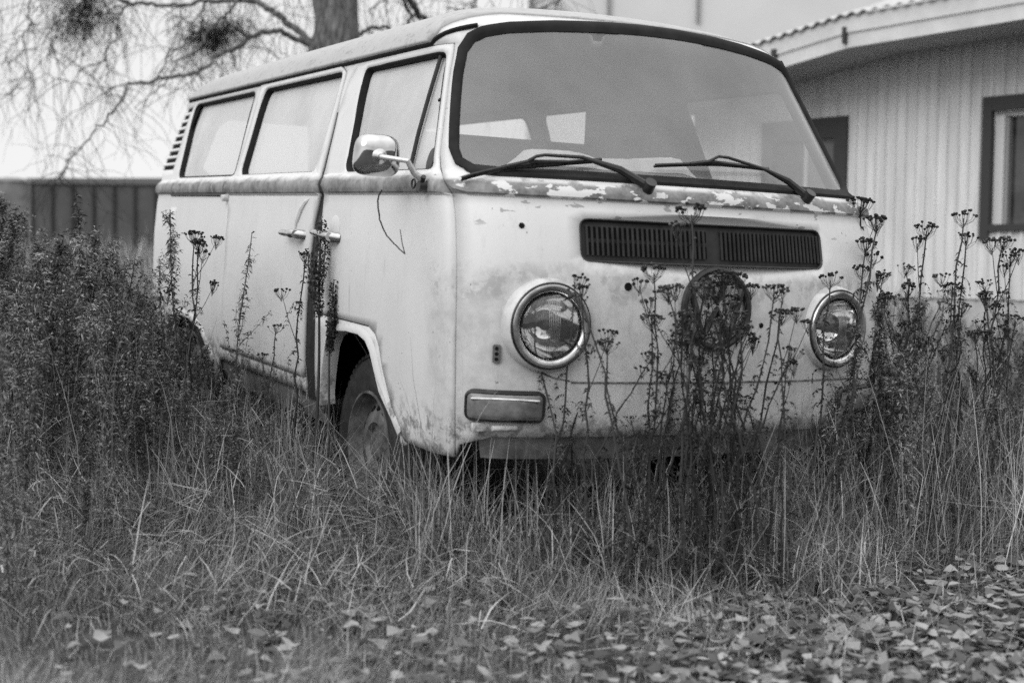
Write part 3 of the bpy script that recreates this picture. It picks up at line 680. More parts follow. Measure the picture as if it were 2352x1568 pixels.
# ---------------- mirrors on curved arms
def mirror(sg):
    foot=OFF(A(.99*sg),A(1.206),A(.0)); 
    if sg>0:
        # shell centre found along the picture ray so that it stands outside the cab window
        d=ray_v(1300*.6125+207*.33985,1052*.33985); t_=(foot[0]-.11-CAMV[0])/d[0]; c=CAMV+d*t_
    else: c=np.array([-.50,1.06,1.36])
    ax_=np.array([1.,-.20*sg,-.10]); ax_/=np.linalg.norm(ax_); u=np.cross([0,0,1.],ax_); u/=np.linalg.norm(u); v_=np.cross(ax_,u)
    def ring(r,h,e=3.6,n=48):
        th=np.linspace(0,2*np.pi,n,endpoint=False); cx_=np.sign(np.cos(th))*abs(np.cos(th))**(2/e); sy_=np.sign(np.sin(th))*abs(np.sin(th))**(2/e)
        return c+ax_*h+r*(.074*cx_[:,None]*u*(1-.06*sy_[:,None])+.066*sy_[:,None]*v_)
    prof=[(.96,-.022),(1.0,-.018),(1.0,-.008),(.96,.006),(.88,.017),(.75,.026),(.58,.032),(.38,.0355),(.18,.037),(.001,.0375)]
    V=np.concatenate([ring(r,h) for r,h in prof]); n=48; mb=MB()
    mb.add(V,[(i*n+k,i*n+(k+1)%n,(i+1)*n+(k+1)%n,(i+1)*n+k) for i in range(len(prof)-1) for k in range(n)])
    mm=mb.build('side_mirror',M_shell,van,angle=60)
    mb=MB(); mb.add(ring(.95,-.019),[tuple(range(48))]); mb.build('mirror_glass',M_chrome,mm)
    mb=MB(); mb.lathe([(.024,.030),(.024,.042),(.016,.050),(.010,.060),(.0005,.062)],c,ax_,20); mb.build('mirror_boss',M_chromew,mm)
    p0=c+ax_*.055; mb=MB(); kn=foot+np.array([.015,-.075*sg,.055])
    mb.tube([p0,p0+(kn-p0)*.5+ax_*.012,kn,foot+np.array([0,-.045*sg,.02]),foot+np.array([0,-.01*sg,-.005])],[.008,.008,.009,.010,.011],10)
    mb.build('mirror_arm',M_arm,mm)
    mb=MB(); mb.tube([foot+np.array([.0,.0,-.02]),foot+np.array([0,-.028*sg,-.018])],.016,10); mb.tube([foot+np.array([-.02,-.012*sg,-.03]),foot+np.array([.02,-.02*sg,.01])],.008,8)
    th=np.linspace(0,2*np.pi,20,endpoint=False); cc=foot+np.array([-.052,-.022*sg,-.012]); mb.tube(cc+.014*np.stack([np.cos(th),0*th,np.sin(th)],1),.0035,6,True)
    mb.build('mirror_clamp',M_black,mm)
mirror(1)
# ---------------- wheels
def wheel(X,sg,zc=.30,yc=.70):
    c=np.array([X,-sg*yc,zc]); a_=np.array([0,-sg*1.,0]); mb=MB()
    mb.lathe([(.19,-.085),(.235,-.098),(.285,-.093),(.312,-.078),(.325,-.050),(.328,0),(.325,.050),(.312,.078),(.285,.093),(.235,.098),(.195,.085),(.19,.07)],c,a_,56)
    w=mb.build('wheel',M_tyre,van)
    mb=MB(); mb.lathe([(.198,.084),(.200,.092),(.190,.094),(.182,.080),(.176,.05),(.165,.035),(.150,.040),(.120,.062),(.085,.066),(.075,.045),(.055,.045),(.05,.062),(.03,.070),(.0005,.071)],c,a_,48); r=mb.build('rim',M_rim,w)
    for k in range(16):
        mb=MB(); t=k*2*math.pi/16; p_=c+.138*np.array([math.cos(t),0,math.sin(t)])+a_*.0535; mb.lathe([(.014,.0),(.0005,.003)],p_,a_+np.array([math.cos(t),0,math.sin(t)])*.6,10); mb.build('rim_slot',M_dark,r)
    mb=MB()
    for k in range(60):
        t=k*2*math.pi/60; ca,sa=math.cos(t),math.sin(t)
        for y0,y1 in ((-.07,-.02),(.0,.05)):
            R_=np.array([[ca,0,-sa],[0,1,0],[sa,0,ca]]); mb.box((.322,y0,-.010),(.334,y1,.010),R_,c)
    mb.build('tyre_tread',M_tyre,w,smooth=False)['kind']='stuff'
wheel(-.99,1,.265,.69); wheel(-.99,-1,.265,.69); wheel(-3.42,1,.27); wheel(-3.42,-1,.27)
# ================================================================== surroundings (world frame)
FH=MW@RM[2]; FH[2]=0; FH/=np.linalg.norm(FH); RH=np.array([FH[1],-FH[0],0])
CX0,CY0,CZ0=CAMW
pn=MW@np.array([0,0,1.])
def hplane(x,y): return -(pn[0]*x+pn[1]*y)/pn[2]
def hnoise(x,y): return .03*np.sin(1.7*x+.6*y)*np.cos(1.3*y-.4*x)+.018*np.sin(4.1*x-2*y+1)*np.sin(3.3*y+2*x)
def ground(x,y):
    x=np.asarray(x,float); y=np.asarray(y,float)
    d=np.hypot(x+1.6,y); t=np.clip((d-4.2)/7,0,1); t=t*t*(3-2*t)
    dep=(x-CX0)*FH[0]+(y-CY0)*FH[1]; t=t*np.clip((dep-3.0)/3.5,0,1)
    near=np.clip((d-2.6)/1.5,0,1)
    return hplane(x,y)*(1-t)+.74*t+hnoise(x,y)*near
M_soil=mat('leaf_mould_soil',.05,1.,.1,noise=(9,.02,.11),bump=.9,bscale=40)
def build_ground():
    g=np.concatenate([-np.geomspace(900,14,14),np.linspace(-12,12,120),np.geomspace(14,900,14)])
    X,Y=np.meshgrid(g-1,g); Z=ground(X,Y); far=np.hypot(X,Y)>60; Z=np.where(far,.74,Z)
    n=len(g); V=np.stack([X,Y,Z],-1).reshape(-1,3); i,j=np.meshgrid(np.arange(n-1),np.arange(n-1)); k=(j*n+i).ravel()
    o=quadmesh('ground',V,np.stack([k,k+1,k+n+1,k+n],1),M_soil,smooth=True); tag(o,kind='structure')
build_ground()
# ---- house
th=math.radians(41.0); DL=math.cos(th)*FH-math.sin(th)*RH; NW=np.array([-DL[1],DL[0],0.])
if NW@(CAMW-at_depth(2262,600,11.7))<0: NW=-NW
W0=at_depth(2262,612,11.7); W0[2]=0
def wpt(px,py,off=0.):
    d=ray_w(px,py); t=((W0+NW*off-CAMW)@NW)/(d@NW); p=CAMW+d*t; return (p-W0)@DL, p[2]
def wl(t,z,off=0.): return W0+DL*t+NW*off+np.array([0,0,z])
Rw=np.stack([DL,NW,[0,0,1.]],1)     # local (along, out, up) -> world
def wbox(mb,t0,t1,o0,o1,z0,z1):
    t0,t1=min(t0,t1),max(t0,t1); return mb.box((t0,o0,z0),(t1,o1,z1),Rw,W0)
kc=.33985
def q3(x,y): return (1555.75+x*kc,y*kc)
def q6(x,y): return (1555.75+x*kc,490+y*kc)
house=empty('house',tuple(W0)); tag(house,'low grey house with ribbed siding, a white fascia and a pale corrugated roof','house')
def hb(mb,name,m,par=None,**k):
    o=mb.build(name,m,None,**k); p_=par or house
    o.parent=p_; o.matrix_parent_inverse=Matrix.Translation(-W0) if p_ is house else Matrix.Identity(4)
    if p_ is not house: o.matrix_parent_inverse=p_.matrix_basis.inverted() if False else Matrix.Identity(4)
    return o
T_L=wpt(1590,600)[0]; T_R=-4.0; ZB=wpt(*q6(2340,588))[1]
f1=wpt(*q3(780,437),.8); f2=wpt(*q3(1150,325),.8); f3=wpt(*q3(2343,130),.8)
slope=(f3[1]-f2[1])/(f3[0]-f2[0]); fR=(T_R,f3[1]+slope*(T_R-f3[0])); s1_=(f1[1]-f2[1])/(f1[0]-f2[0]); fL=(T_L+1,f1[1]+s1_*(T_L+1-f1[0])); 
fL=(T_L+.3, f1[1]+s1_*(T_L+.3-f1[0]))
print('house',T_L,ZB,f1,f2,f3,fL,fR)
M_side=mat('ribbed_siding',.65,.7,.2,noise=(3.2,.54,.76,(4,4,.35)))
M_fas=mat('white_fascia',.62,.6,.25,noise=(6,.54,.68,(1,1,1)))
M_roofs=mat('corrugated_roofing',.46,.8,.2,noise=(5,.38,.54))
M_frame=mat('dark_casing',.045,.6,.3)
M_white=mat('white_sash',.60,.5,.3)
M_plinth=mat('plinth',.50,.9,.1,noise=(7,.38,.55))
def htop(t):  # underside height of the eaves along the wall
    return np.interp(-np.asarray(t),[-fL[0],-f1[0],-f2[0],-f3[0],-fR[0]],[fL[1],f1[1],f2[1],f3[1],fR[1]])
wd_t0,wd_z1=wpt(*q3(2080,660)); wd_z0=wpt(*q6(2065,120))[1]; wd_t1=wd_t0-1.55
dr_t0,dr_z1=wpt(*q3(1160,783)); dr_t1=dr_t0+1.0
print('win',wd_t0,wd_z0,wd_z1,'door',dr_t0,dr_z1)
# ribbed wall, built in strips round its openings
def siding(t0,t1,z0,z1f):
    ts=[];os_=[]; p=.105; k=math.floor(t0/p)*p
    while k<t1:
        for a_,b_ in ((0,0),(.60,0),(.68,.022),(.90,.022),(1.0,0)):
            q_=k+a_*p
            if t0<=q_<=t1: ts.append(q_);os_.append(b_)
        k+=p
    ts=[t0]+ts+[t1]; os_=[0]+os_+[0]; ts=np.array(ts);os_=np.array(os_)
    zt=z1f(ts) if callable(z1f) else np.full(len(ts),z1f)
    n=len(ts); V=np.concatenate([W0+np.outer(ts,DL)+np.outer(os_,NW)+np.outer(np.full(n,z0),[0,0,1]),W0+np.outer(ts,DL)+np.outer(os_,NW)+np.outer(zt,[0,0,1])])
    return V,[(i,i+1,n+i+1,n+i) for i in range(n-1)]
mb=MB(); top=lambda t: htop(t)+.05
for a_,b_,z0,z1 in ((T_R,wd_t1,ZB,top),(wd_t1,wd_t0,ZB,wd_z0),(wd_t1,wd_t0,wd_z1,top),(wd_t0,dr_t0,ZB,top),(dr_t0,dr_t1,dr_z1,top),(dr_t1,T_L,ZB,top)):
    V,F=siding(a_,b_,z0,z1); mb.add(V,F)
wall=hb(mb,'wall',M_side,smooth=False)
mb=MB(); wbox(mb,T_L-.12,T_L,-6.,-.01,ZB,htop(T_L)+.3); hb(mb,'end_wall',M_side,smooth=False)
mb=MB(); wbox(mb,T_R,T_L,-.30,-.02,ZB-.9,ZB-.01); hb(mb,'plinth',M_plinth,smooth=False)
# window
mb=MB(); z0,z1=wd_z0,wd_z1; w=.085
wbox(mb,wd_t0-w,wd_t0,-.03,.035,z0-.085,z1); wbox(mb,wd_t1,wd_t1+w,-.03,.035,z0-.02,z1); wbox(mb,wd_t1+w,wd_t0-w,-.03,.033,z1-.125,z1); wbox(mb,wd_t1+w,wd_t0-w,-.03,.05,z0,z0+.055)
win=hb(mb,'window',M_frame,smooth=False)
mb=MB(); a0=wd_t0-w;a1=wd_t1+w; wbox(mb,a0-.085,a0,-.10,-.035,z0+.055,z1-.125); wbox(mb,a1,a1+.085,-.10,-.035,z0+.055,z1-.125); wbox(mb,a1+.085,a0-.085,-.10,-.04,z1-.165,z1-.125)
hb(mb,'sash',M_white,smooth=False).parent=win
mb=MB(); wbox(mb,a0-.115,a0-.085,-.13,-.06,z0+.055,z1-.165); hb(mb,'inner_frame',mat('grey_sash',.28,.6,.3),smooth=False).parent=win
mb=MB(); mb.add([wl(a1+.085,z0+.05,-.12),wl(a0-.11,z0+.05,-.12),wl(a0-.11,z1-.165,-.12),wl(a1+.085,z1-.165,-.12)],[(0,1,2,3)]); M_pane=mat('dim_window_pane',.03,.12,.7,noise=(3,.01,.09)); hb(mb,'pane',M_pane,smooth=False).parent=win
mb=MB(); wbox(mb,a1,a0,-.13,-.034,z0+.052,z0+.058); 
# door
mb=MB(); w=.14; wbox(mb,dr_t0-.002,dr_t0+w,-.05,.035,ZB,dr_z1); wbox(mb,dr_t1-w,dr_t1,-.05,.035,ZB,dr_z1); wbox(mb,dr_t0+w,dr_t1-w,-.05,.034,dr_z1-.20,dr_z1)
dr=hb(mb,'door',M_frame,smooth=False)
mb=MB(); wbox(mb,dr_t0+w,dr_t1-w,-.09,-.04,ZB,dr_z1-.20); hb(mb,'door_leaf',mat('dark_door',.06,.6,.3),smooth=False).parent=dr
mb=MB(); zt=wpt(*q3(1085,915))[1]; ta=wpt(*q3(1085,915))[0]; tb=ta+.40; zb_=zt-.95
for b_ in ((ta,ta+.035,zb_,zt),(tb-.035,tb,zb_,zt),(ta+.035,tb-.035,zt-.035,zt),(ta+.035,tb-.035,zb_,zb_+.035)): wbox(mb,b_[0],b_[1],-.045,-.025,b_[2],b_[3])
hb(mb,'door_pane_frame',M_white,smooth=False).parent=dr
mb=MB(); mb.add([wl(ta,zb_,-.038),wl(tb,zb_,-.038),wl(tb,zt,-.038),wl(ta,zt,-.038)],[(0,1,2,3)]); hb(mb,'pane',mat('door_pane',.10,.2,.6),smooth=False).parent=dr
# fascia in two boards, soffit and roof
edge=[fR,f3,f2,f1,fL]
def board(lo,hi,o0,o1,name,m):
    mb=MB()
    for (ta_,za),(tb_,zb2) in zip(edge[:-1],edge[1:]):
        V=[wl(ta_,za+lo,o0),wl(tb_,zb2+lo,o0),wl(tb_,zb2+hi,o0),wl(ta_,za+hi,o0),wl(ta_,za+lo,o1),wl(tb_,zb2+lo,o1),wl(tb_,zb2+hi,o1),wl(ta_,za+hi,o1)]
        mb.add(V,[(0,3,2,1),(4,5,6,7),(0,1,5,4),(3,7,6,2),(0,4,7,3),(1,2,6,5)])
    return hb(mb,name,m,smooth=False)
board(0,.125,.775,.80,'fascia',M_fas); board(.128,.27,.80,.822,'fascia',M_fas)
mb=MB()
for (ta_,za),(tb_,zb2) in zip(edge[:-1],edge[1:]): mb.add([wl(ta_,za+.03,.775),wl(tb_,zb2+.03,.775),wl(tb_,zb2+.03,-.05),wl(ta_,za+.03,-.05)],[(0,1,2,3)])
hb(mb,'soffit',mat('soffit_boards',.5,.8,.1),smooth=False)
def roofsheet():
    ts=np.arange(T_R,fL[0],.118/8); lw=np.interp(-ts,[-fL[0],-f1[0],-f2[0],-f3[0],-fR[0]],[fL[1],f1[1],f2[1],f3[1],fR[1]])+.285
    wv=.013*np.cos(ts/.118*2*np.pi); rows=[]
    for o_,dz in ((.86,0),(-.2,.30),(-2.5,1.05),(-5.5,2.05)):
        rows.append(W0+np.outer(ts,DL)+NW*o_+np.outer(lw+wv+dz,[0,0,1]))
    n=len(ts); V=np.concatenate(rows+[rows[0]-np.array([0,0,.012])]); 
    F=[(r*n+i,r*n+i+1,(r+1)*n+i+1,(r+1)*n+i) for r in range(3) for i in range(n-1)]+[(4*n+i,4*n+i+1,i+1,i) for i in range(n-1)]
    mb=MB(); mb.add(V,F); return hb(mb,'roof',M_roofs,smooth=True,angle=60)
roofsheet()
mb=MB(); t_,z_=wpt(*q3(1130,200),.83); wbox(mb,t_-.015,t_+.015,.80,.845,z_-.12,z_+.02); hb(mb,'gutter_bracket',M_frame,smooth=False); mb=MB(); t_,z_=wpt(*q3(650,350),.83); wbox(mb,t_-.03,t_+.02,.80,.845,z_-.05,z_+.02); hb(mb,'gutter_bracket',M_frame,smooth=False)
# ---- pale hall far behind
def facing_box(name,px0,px1,pyt,pyb,D,depth,m,par):
    a0=at_depth(px0,pyt,D); a1=at_depth(px1,pyt,D); zb=at_depth(px0,pyb,D)[2]
    back=FH*depth; V=[[a0[0],a0[1],zb],[a1[0],a1[1],zb],[a1[0],a1[1],a1[2]],[a0[0],a0[1],a0[2]]]; V=np.array(V); V=np.concatenate([V,V+back])
    mb=MB(); mb.add(V,[(0,1,2,3),(5,4,7,6),(4,0,3,7),(1,5,6,2),(3,2,6,7),(0,4,5,1)]); return mb.build(name,m,par,smooth=False)
c_=at_depth(1500,700,32); hall=empty('hall'); tag(hall,'tall pale windowless hall rising behind the roof of the van','hall')
facing_box('wall',1222,2500,-160,760,32,14,mat('pale_render',.66,.8,.1,noise=(.5,.60,.68)),hall)
facing_box('corner_trim',1219,1234,-160,760,31.97,.02,mat('grey_trim',.36,.8,.1),hall)
for px in (1401,1607): facing_box('downpipe',px-3.5,px+3.5,-160,50,31.9,.06,mat('grey_pipe',.24,.7,.2),hall)
# ---- steel container behind the weeds on the left
M_cont=mat('dull_container_paint',.085,.75,.2,noise=(1.6,.07,.105)); M_contd=mat('container_dark_shade',.04,.8,.1)
cont=empty('container'); tag(cont,'dark ribbed steel container behind the weeds left of the van','container')
facing_box('container_wall',66,620,418,622,33,2.4,M_cont,cont)
facing_box('top_rail',60,625,409,421,32.93,2.5,mat('container_rail',.13,.7,.2),cont)
for k in range(-1,12):
    px=118+k*47.5
    if px<66: continue
    facing_box('rib',px-2,px+3,421,616,32.94,.06,M_contd,cont)  # raised rib dark all over: its shading is put into the colour
facing_box('lower_rail',66,620,611,619,32.9,.1,M_contd,cont)
facing_box('locking_bar',320,362,536,541,32.88,.05,M_contd,cont)
tank=empty('tank'); tag(tank,'grey tank with a shallow domed lid at the far left edge','tank')
tc_=at_depth(28,500,29); ztop=at_depth(28,420,29)[2]; r_=42/3120*29; mb=MB(); mb.lathe([(r_,-3.0),(r_,0),(r_*1.05,0),(r_*1.05,.02),(r_*.95,.05),(r_*.7,.085),(r_*.35,.108),(.001,.115)],[tc_[0],tc_[1],ztop],[0,0,1],40); mb.build('tank_body',mat('tank_paint',.20,.8,.1,noise=(3,.12,.26)),tank)
# ================================================================== tree
M_bark=mat('bark',.10,.95,.1,noise=(6,.03,.24,(4,4,.8)),bump=1.0,bscale=14)
M_twig=mat('twigs',.025,.9,.1)
tree=empty('birch_tree'); TD=13.5
tag(tree,'old leafless weeping birch with drooping twigs behind the van','tree')
def wob(pts,n,amp,seed):
    r=np.random.default_rng(seed); pts=np.asarray(pts,float); L=np.r_[0,np.cumsum(np.linalg.norm(np.diff(pts,axis=0),axis=1))]; t=np.linspace(0,L[-1],n)
    q=np.stack([pch(t,L,pts[:,i]) for i in range(3)],1); return q+r.normal(0,amp,(n,3))*np.minimum(1,t/(.15*L[-1]+1e-6))[:,None]
def twig_arrays(starts,dirs,lens,rads,seg,r,droop,wig):
    """many tapered three-sided twigs at once"""
    n=len(starts); P_=starts.copy(); D=dirs/np.linalg.norm(dirs,axis=1,keepdims=True); pts=[P_.copy()]
    for k in range(seg):
        D=D+r.normal(0,wig,(n,3)); D[:,2]-=droop; D/=np.linalg.norm(D,axis=1,keepdims=True); P_=P_+D*(lens/seg)[:,None]; pts.append(P_.copy())
    pts=np.stack(pts,1); T=np.gradient(pts,axis=1); T/=np.linalg.norm(T,axis=2,keepdims=True)
    ref=r.normal(size=(n,1,3)); u=np.cross(T,ref); u/=np.linalg.norm(u,axis=2,keepdims=True)+1e-9; w=np.cross(T,u)
    rr=rads[:,None]*np.linspace(1,.35,seg+1)[None]; V=[]
    for k in range(3):
        a=k*2*np.pi/3; V.append(pts+rr[...,None]*(math.cos(a)*u+math.sin(a)*w))
    V=np.stack(V,2).reshape(-1,3); b=np.arange(n)[:,None,None]*((seg+1)*3)+np.arange(seg)[None,:,None]*3+np.arange(3)[None,None]
    kk=np.arange(3); k2=(kk+1)%3; base=np.arange(n)[:,None,None]*((seg+1)*3)+np.arange(seg)[None,:,None]*3
    F=np.stack([base+kk,base+k2,base+3+k2,base+3+kk],-1).reshape(-1,4); return V,F,pts
tk=[at_depth(768,y,TD) for y in (-330,-120,0,110,230,420,700)]
mb=MB(); tp=wob(tk[::-1],26,.02,3); mb.tube(tp,np.linspace(.30,.185,26)+.012*np.sin(np.arange(26)*1.9),14); mb.build('trunk',M_bark,tree)
BR=[ # points in crop 1 (k=.34), radius px (2352 scale) start/end, depth shift
([(2150,330),(2050,240),(1900,120),(1750,20),(1600,-80),(1400,-200)],9,5,0.2),
([(2140,335),(2000,262),(1870,210),(1700,250),(1600,320),(1460,380),(1400,450),(1260,510),(1150,515),(1000,555),(860,570),(850,620),(800,720),(680,850),(560,980),(440,1130),(385,1225)],7,1.1,-.6),
([(1750,20),(1600,5),(1400,8),(1230,35),(1050,30),(900,25),(800,-10),(600,-90)],5,4,.1),
([(1640,-40),(1530,100),(1440,170),(1360,290),(1280,370),(1210,400),(1170,500),(1080,590),(900,740)],4,.8,-.3),
([(860,30),(800,150),(795,250),(720,340),(710,400),(570,460),(535,500)],3,1.0,.2),
([(715,400),(735,480),(715,530),(725,600)],1.2,.7,.2),
([(220,-60),(190,100),(215,160),(165,230),(165,330),(185,440),(140,560),(60,640)],2,.7,.4),
([(185,440),(235,560),(232,700)],.9,.6,.4),([(165,230),(60,340),(0,470)],1.2,.6,.4),
([(1700,250),(1640,235),(1570,170),(1500,150)],4,2.5,-.4),([(1390,0),(1365,90),(1355,200),(1340,300)],2.2,1.2,.5),
([(600,100),(560,260),(500,400),(400,515)],1.6,.8,.2),([(420,60),(390,200),(350,330),(330,420)],1.6,.8,.2),
([(850,570),(730,600),(560,570),(420,545),(300,490)],1.1,.5,-.5),([(850,650),(720,640),(640,560),(600,500)],1,.5,-.5),
([(560,980),(480,1050),(450,1130),(400,1215)],1.2,.7,-.6),([(1050,540),(1150,380),(1270,270),(1310,200)],1.6,1,-.3),
]
BR2=[([(-10,330),(0,270),(90,230),(200,185),(260,190),(330,225)],6,3.5,.1),([(360,-60),(400,50),(430,120),(410,190)],4,3,.4),([(400,-80),(440,20),(500,110),(545,150)],8,7,.5),
([(150,80),(250,0),(300,-60)],1.5,1.5,.5),([(680,50),(850,85),(900,100)],1.5,1,.8),([(880,-30),(860,50),(840,100)],2,1,.8),([(1270,75),(1400,30),(1450,-10)],2,1.5,1.)]
BR.append(([(2480,380),(2600,300),(2800,190),(3100,100),(3300,-60)],5,3,.2)) if False else None
lines=[]
for lst,x0 in ((BR,0),(BR2,796.25)):
    for pts,r0,r1,dz in lst:
        D=TD+np.linspace(0,1,len(pts))*dz*2; w3=[at_depth(x0+x*kc,y*kc,d_) for (x,y),d_ in zip(pts,D)]
        n=max(10,len(pts)*5); q_=wob(w3,n,.010,int(abs(pts[0][0]*7+pts[0][1]*3))%9999); lines.append((q_,r0/3120*TD,r1/3120*TD))
for q_,a_,b_ in lines:
    mb=MB(); mb.tube(q_,np.linspace(a_,b_,len(q_)),7); mb.build('branch',M_bark if a_>.012 else M_twig,tree)
r=np.random.default_rng(5); S=[];Dd=[];Ln=[];Rd=[]
for q_,a_,b_ in lines:
    L_=np.linalg.norm(np.diff(q_,axis=0),axis=1).sum(); n=int(L_*12)
    for i in range(n):
        p_=q_[min(len(q_)-1,int(r.uniform(.1,1)*len(q_)))]; S.append(p_); Dd.append([r.normal()*.6,r.normal()*.6,r.uniform(-.7,.35)]); Ln.append(r.uniform(.25,1.25)); Rd.append(r.uniform(.0024,.0045))
# curtain of fine hanging twigs from the crown above the picture
for i in range(380):
    px=r.uniform(-60,1290) if r.random()<.75 else r.uniform(250,1000); S.append(at_depth(px,r.uniform(-420,60) if px<1000 else r.uniform(-300,20),TD+r.normal()*1.2)); Dd.append([r.normal()*.3,r.normal()*.3,-1]); Ln.append(r.uniform(.6,2.0) if px>330 else r.uniform(.3,1.3)); Rd.append(r.uniform(.0018,.0035))
V,F,pt=twig_arrays(np.array(S),np.array(Dd),np.array(Ln),np.array(Rd),9,r,.16,.22)
k_=r.choice(len(pt),1500); j_=r.integers(3,9,1500); S2=pt[k_,j_]; D2=(pt[k_,j_]-pt[k_,j_-1]); D2/=np.linalg.norm(D2,axis=1,keepdims=True); D2+=r.normal(0,.5,D2.shape)
V2,F2,_=twig_arrays(S2,D2,r.uniform(.1,.5,1500),r.uniform(.0015,.0025,1500),5,r,.12,.2)
tw=quadmesh('twigs',np.concatenate([V,V2]),np.concatenate([F,F2+len(V)]),M_twig,tree); tw['kind']='stuff'
def broom(cx,cy,R,n,name,seed,dirz=-.3,el=(.3,.3,.3),off=(0,0,0)):
    r=np.random.default_rng(seed); c=at_depth(cx,cy,TD+.2); e=RH*el[0]; S=c+r.normal(size=(n,1))*R*e+r.normal(size=(n,1))*FH*R*el[1]+r.normal(size=(n,1))*np.array([0,0,R*el[2]]); D=r.normal(size=(n,3))+RH*off[0]; D[:,2]=D[:,2]*.8+dirz
    V,F,p=twig_arrays(S,D,r.uniform(.3,1.3,n)**1.5*R,r.uniform(.0025,.0045,n),6,r,.10,.28)
    m=n*3; k=r.integers(0,n,m); j=r.integers(2,7,m); V2,F2,_=twig_arrays(p[k,j],r.normal(size=(m,3))+[0,0,-.3],r.uniform(.05,.20,m),r.uniform(.0018,.0038,m),3,r,.05,.3)
    o=quadmesh(name,np.concatenate([V,V2]),np.concatenate([F,F2+len(V)]),M_twig,tree); return o
broom(205,-8,.46,260,'twig_nest',11,-.7,(.34,.3,.34),(-.45,0)); broom(170,25,.42,110,'twig_nest',15,-.9,(.5,.3,.4),(-.4,0)); broom(462,78,.34,120,'twig_nest',12,-.2,(.42,.3,.22)); broom(484,86,.22,90,'twig_nest',16,-.5,(.4,.3,.3)); broom(532,64,.16,80,'twig_nest',13,.1,(.8,.3,.3))
# ================================================================== ground vegetation
M_straw=leafmat('dry_grass',.07,.68,trans=.25,gam=2.1); M_grassd=leafmat('dark_grass',.018,.20,trans=.25,gam=2.)  # dark_grass: own dark tone, deepened so its colour carries the shade of the gaps
M_mug=leafmat('weed_leaves',.03,.44,trans=.3,gam=2.,objvar=.5); M_stem=leafmat('weed_stem',.04,.14,trans=0); M_tdark=leafmat('withered_leaves',.016,.11,trans=.1,gam=2.,objvar=.5); M_lit=leafmat('fallen_leaves',.08,.42,trans=.2)
VI=np.linalg.inv(MW)
def in_van(x,y,m=0.):
    v=np.stack([x,y,ground(x,y)],-1)@VI.T; return (v[...,0]<-.14+m)&(v[...,0]>-4.1-m)&(abs(v[...,1])<.74+m)
def pixbase(x,y,z=None):
    z=ground(x,y) if z is None else z
    C=((np.stack([x,y,z],-1)@VI.T)@RM.T)+TV; return CX+FPX*C[...,0]/C[...,2],CY+FPX*C[...,1]/C[...,2],C[...,2]
def scatter(n,px0,px1,d0,d1,seed,p=1.0):
    """random points on the ground inside a wedge in front of the camera, uniform in view angle"""
    r=np.random.default_rng(seed); px=r.uniform(px0,px1,n); D=d0+(d1-d0)*r.random(n)**p
    x=CX0+D*(FH[0]+RH[0]*(px-CX)/FPX); y=CY0+D*(FH[1]+RH[1]*(px-CX)/FPX); return x,y,D,px,r
def blades(x,y,L,w,lean,bend,r,seg=4,z=None,az=None):
    n=len(x); z=ground(x,y) if z is None else z; az=r.uniform(0,2*np.pi,n) if az is None else az
    P0=np.stack([x,y,z-.01],1); h=np.stack([np.cos(az),np.sin(az),0*az],1); side=np.stack([-np.sin(az+r.normal(0,.9,n)),np.cos(az),0*az],1); side/=np.linalg.norm(side,axis=1,keepdims=True)
    ang=lean.copy(); p=P0.copy(); rows=[]
    for k in range(seg+1):
        t=k/seg; ww=w*(1-t**2.2)*.5+w*.06; rows+= [p-side*ww[:,None],p+side*ww[:,None]]
        d=h*np.sin(ang)[:,None]+np.array([0,0,1.])*np.cos(ang)[:,None]; p=p+d*(L/seg)[:,None]; ang=ang+bend/seg+r.normal(0,.10,n)+(r.random(n)<.12)*r.normal(0,.9,n)
        side=side+r.normal(0,.12,side.shape); side/=np.linalg.norm(side,axis=1,keepdims=True)
    V=np.stack(rows,1).reshape(-1,3); m=2*(seg+1); b=np.arange(n)[:,None]*m+np.arange(seg)[None]*2
    F=np.stack([b,b+1,b+3,b+2],-1).reshape(-1,4); return V,F
def patchy(x,y,s=1.,ph=0): return .5+.5*np.sin(2.3*s*x+1.7*np.sin(1.9*s*y+ph)+ph)*np.cos(2.9*s*y-1.3*np.sin(2.1*s*x))
def grassfield(name,mat_,n,px,dd,Lr,wr,lean,bend,seed,keep=None,p=1.,seg=4):
    x,y,D,qx,r=scatter(n,px[0],px[1],dd[0],dd[1],seed,p)
    ok=~in_van(x,y,.02)
    if keep is not None: ok&=keep(x,y,D,qx,r)
    x,y,D,qx=x[ok],y[ok],D[ok],qx[ok]; n=len(x)
    L=r.uniform(*Lr,n)*(.55+.8*patchy(x,y,1.1,seed)); w=r.uniform(*wr,n)
    V,F=blades(x,y,L,w,abs(r.normal(0,lean,n)),r.normal(bend,.6,n),r,seg); 
    o=quadmesh(name,V,F,mat_); tag(o,kind='stuff'); return o
pd=lambda D: 524+1.07*3120/D
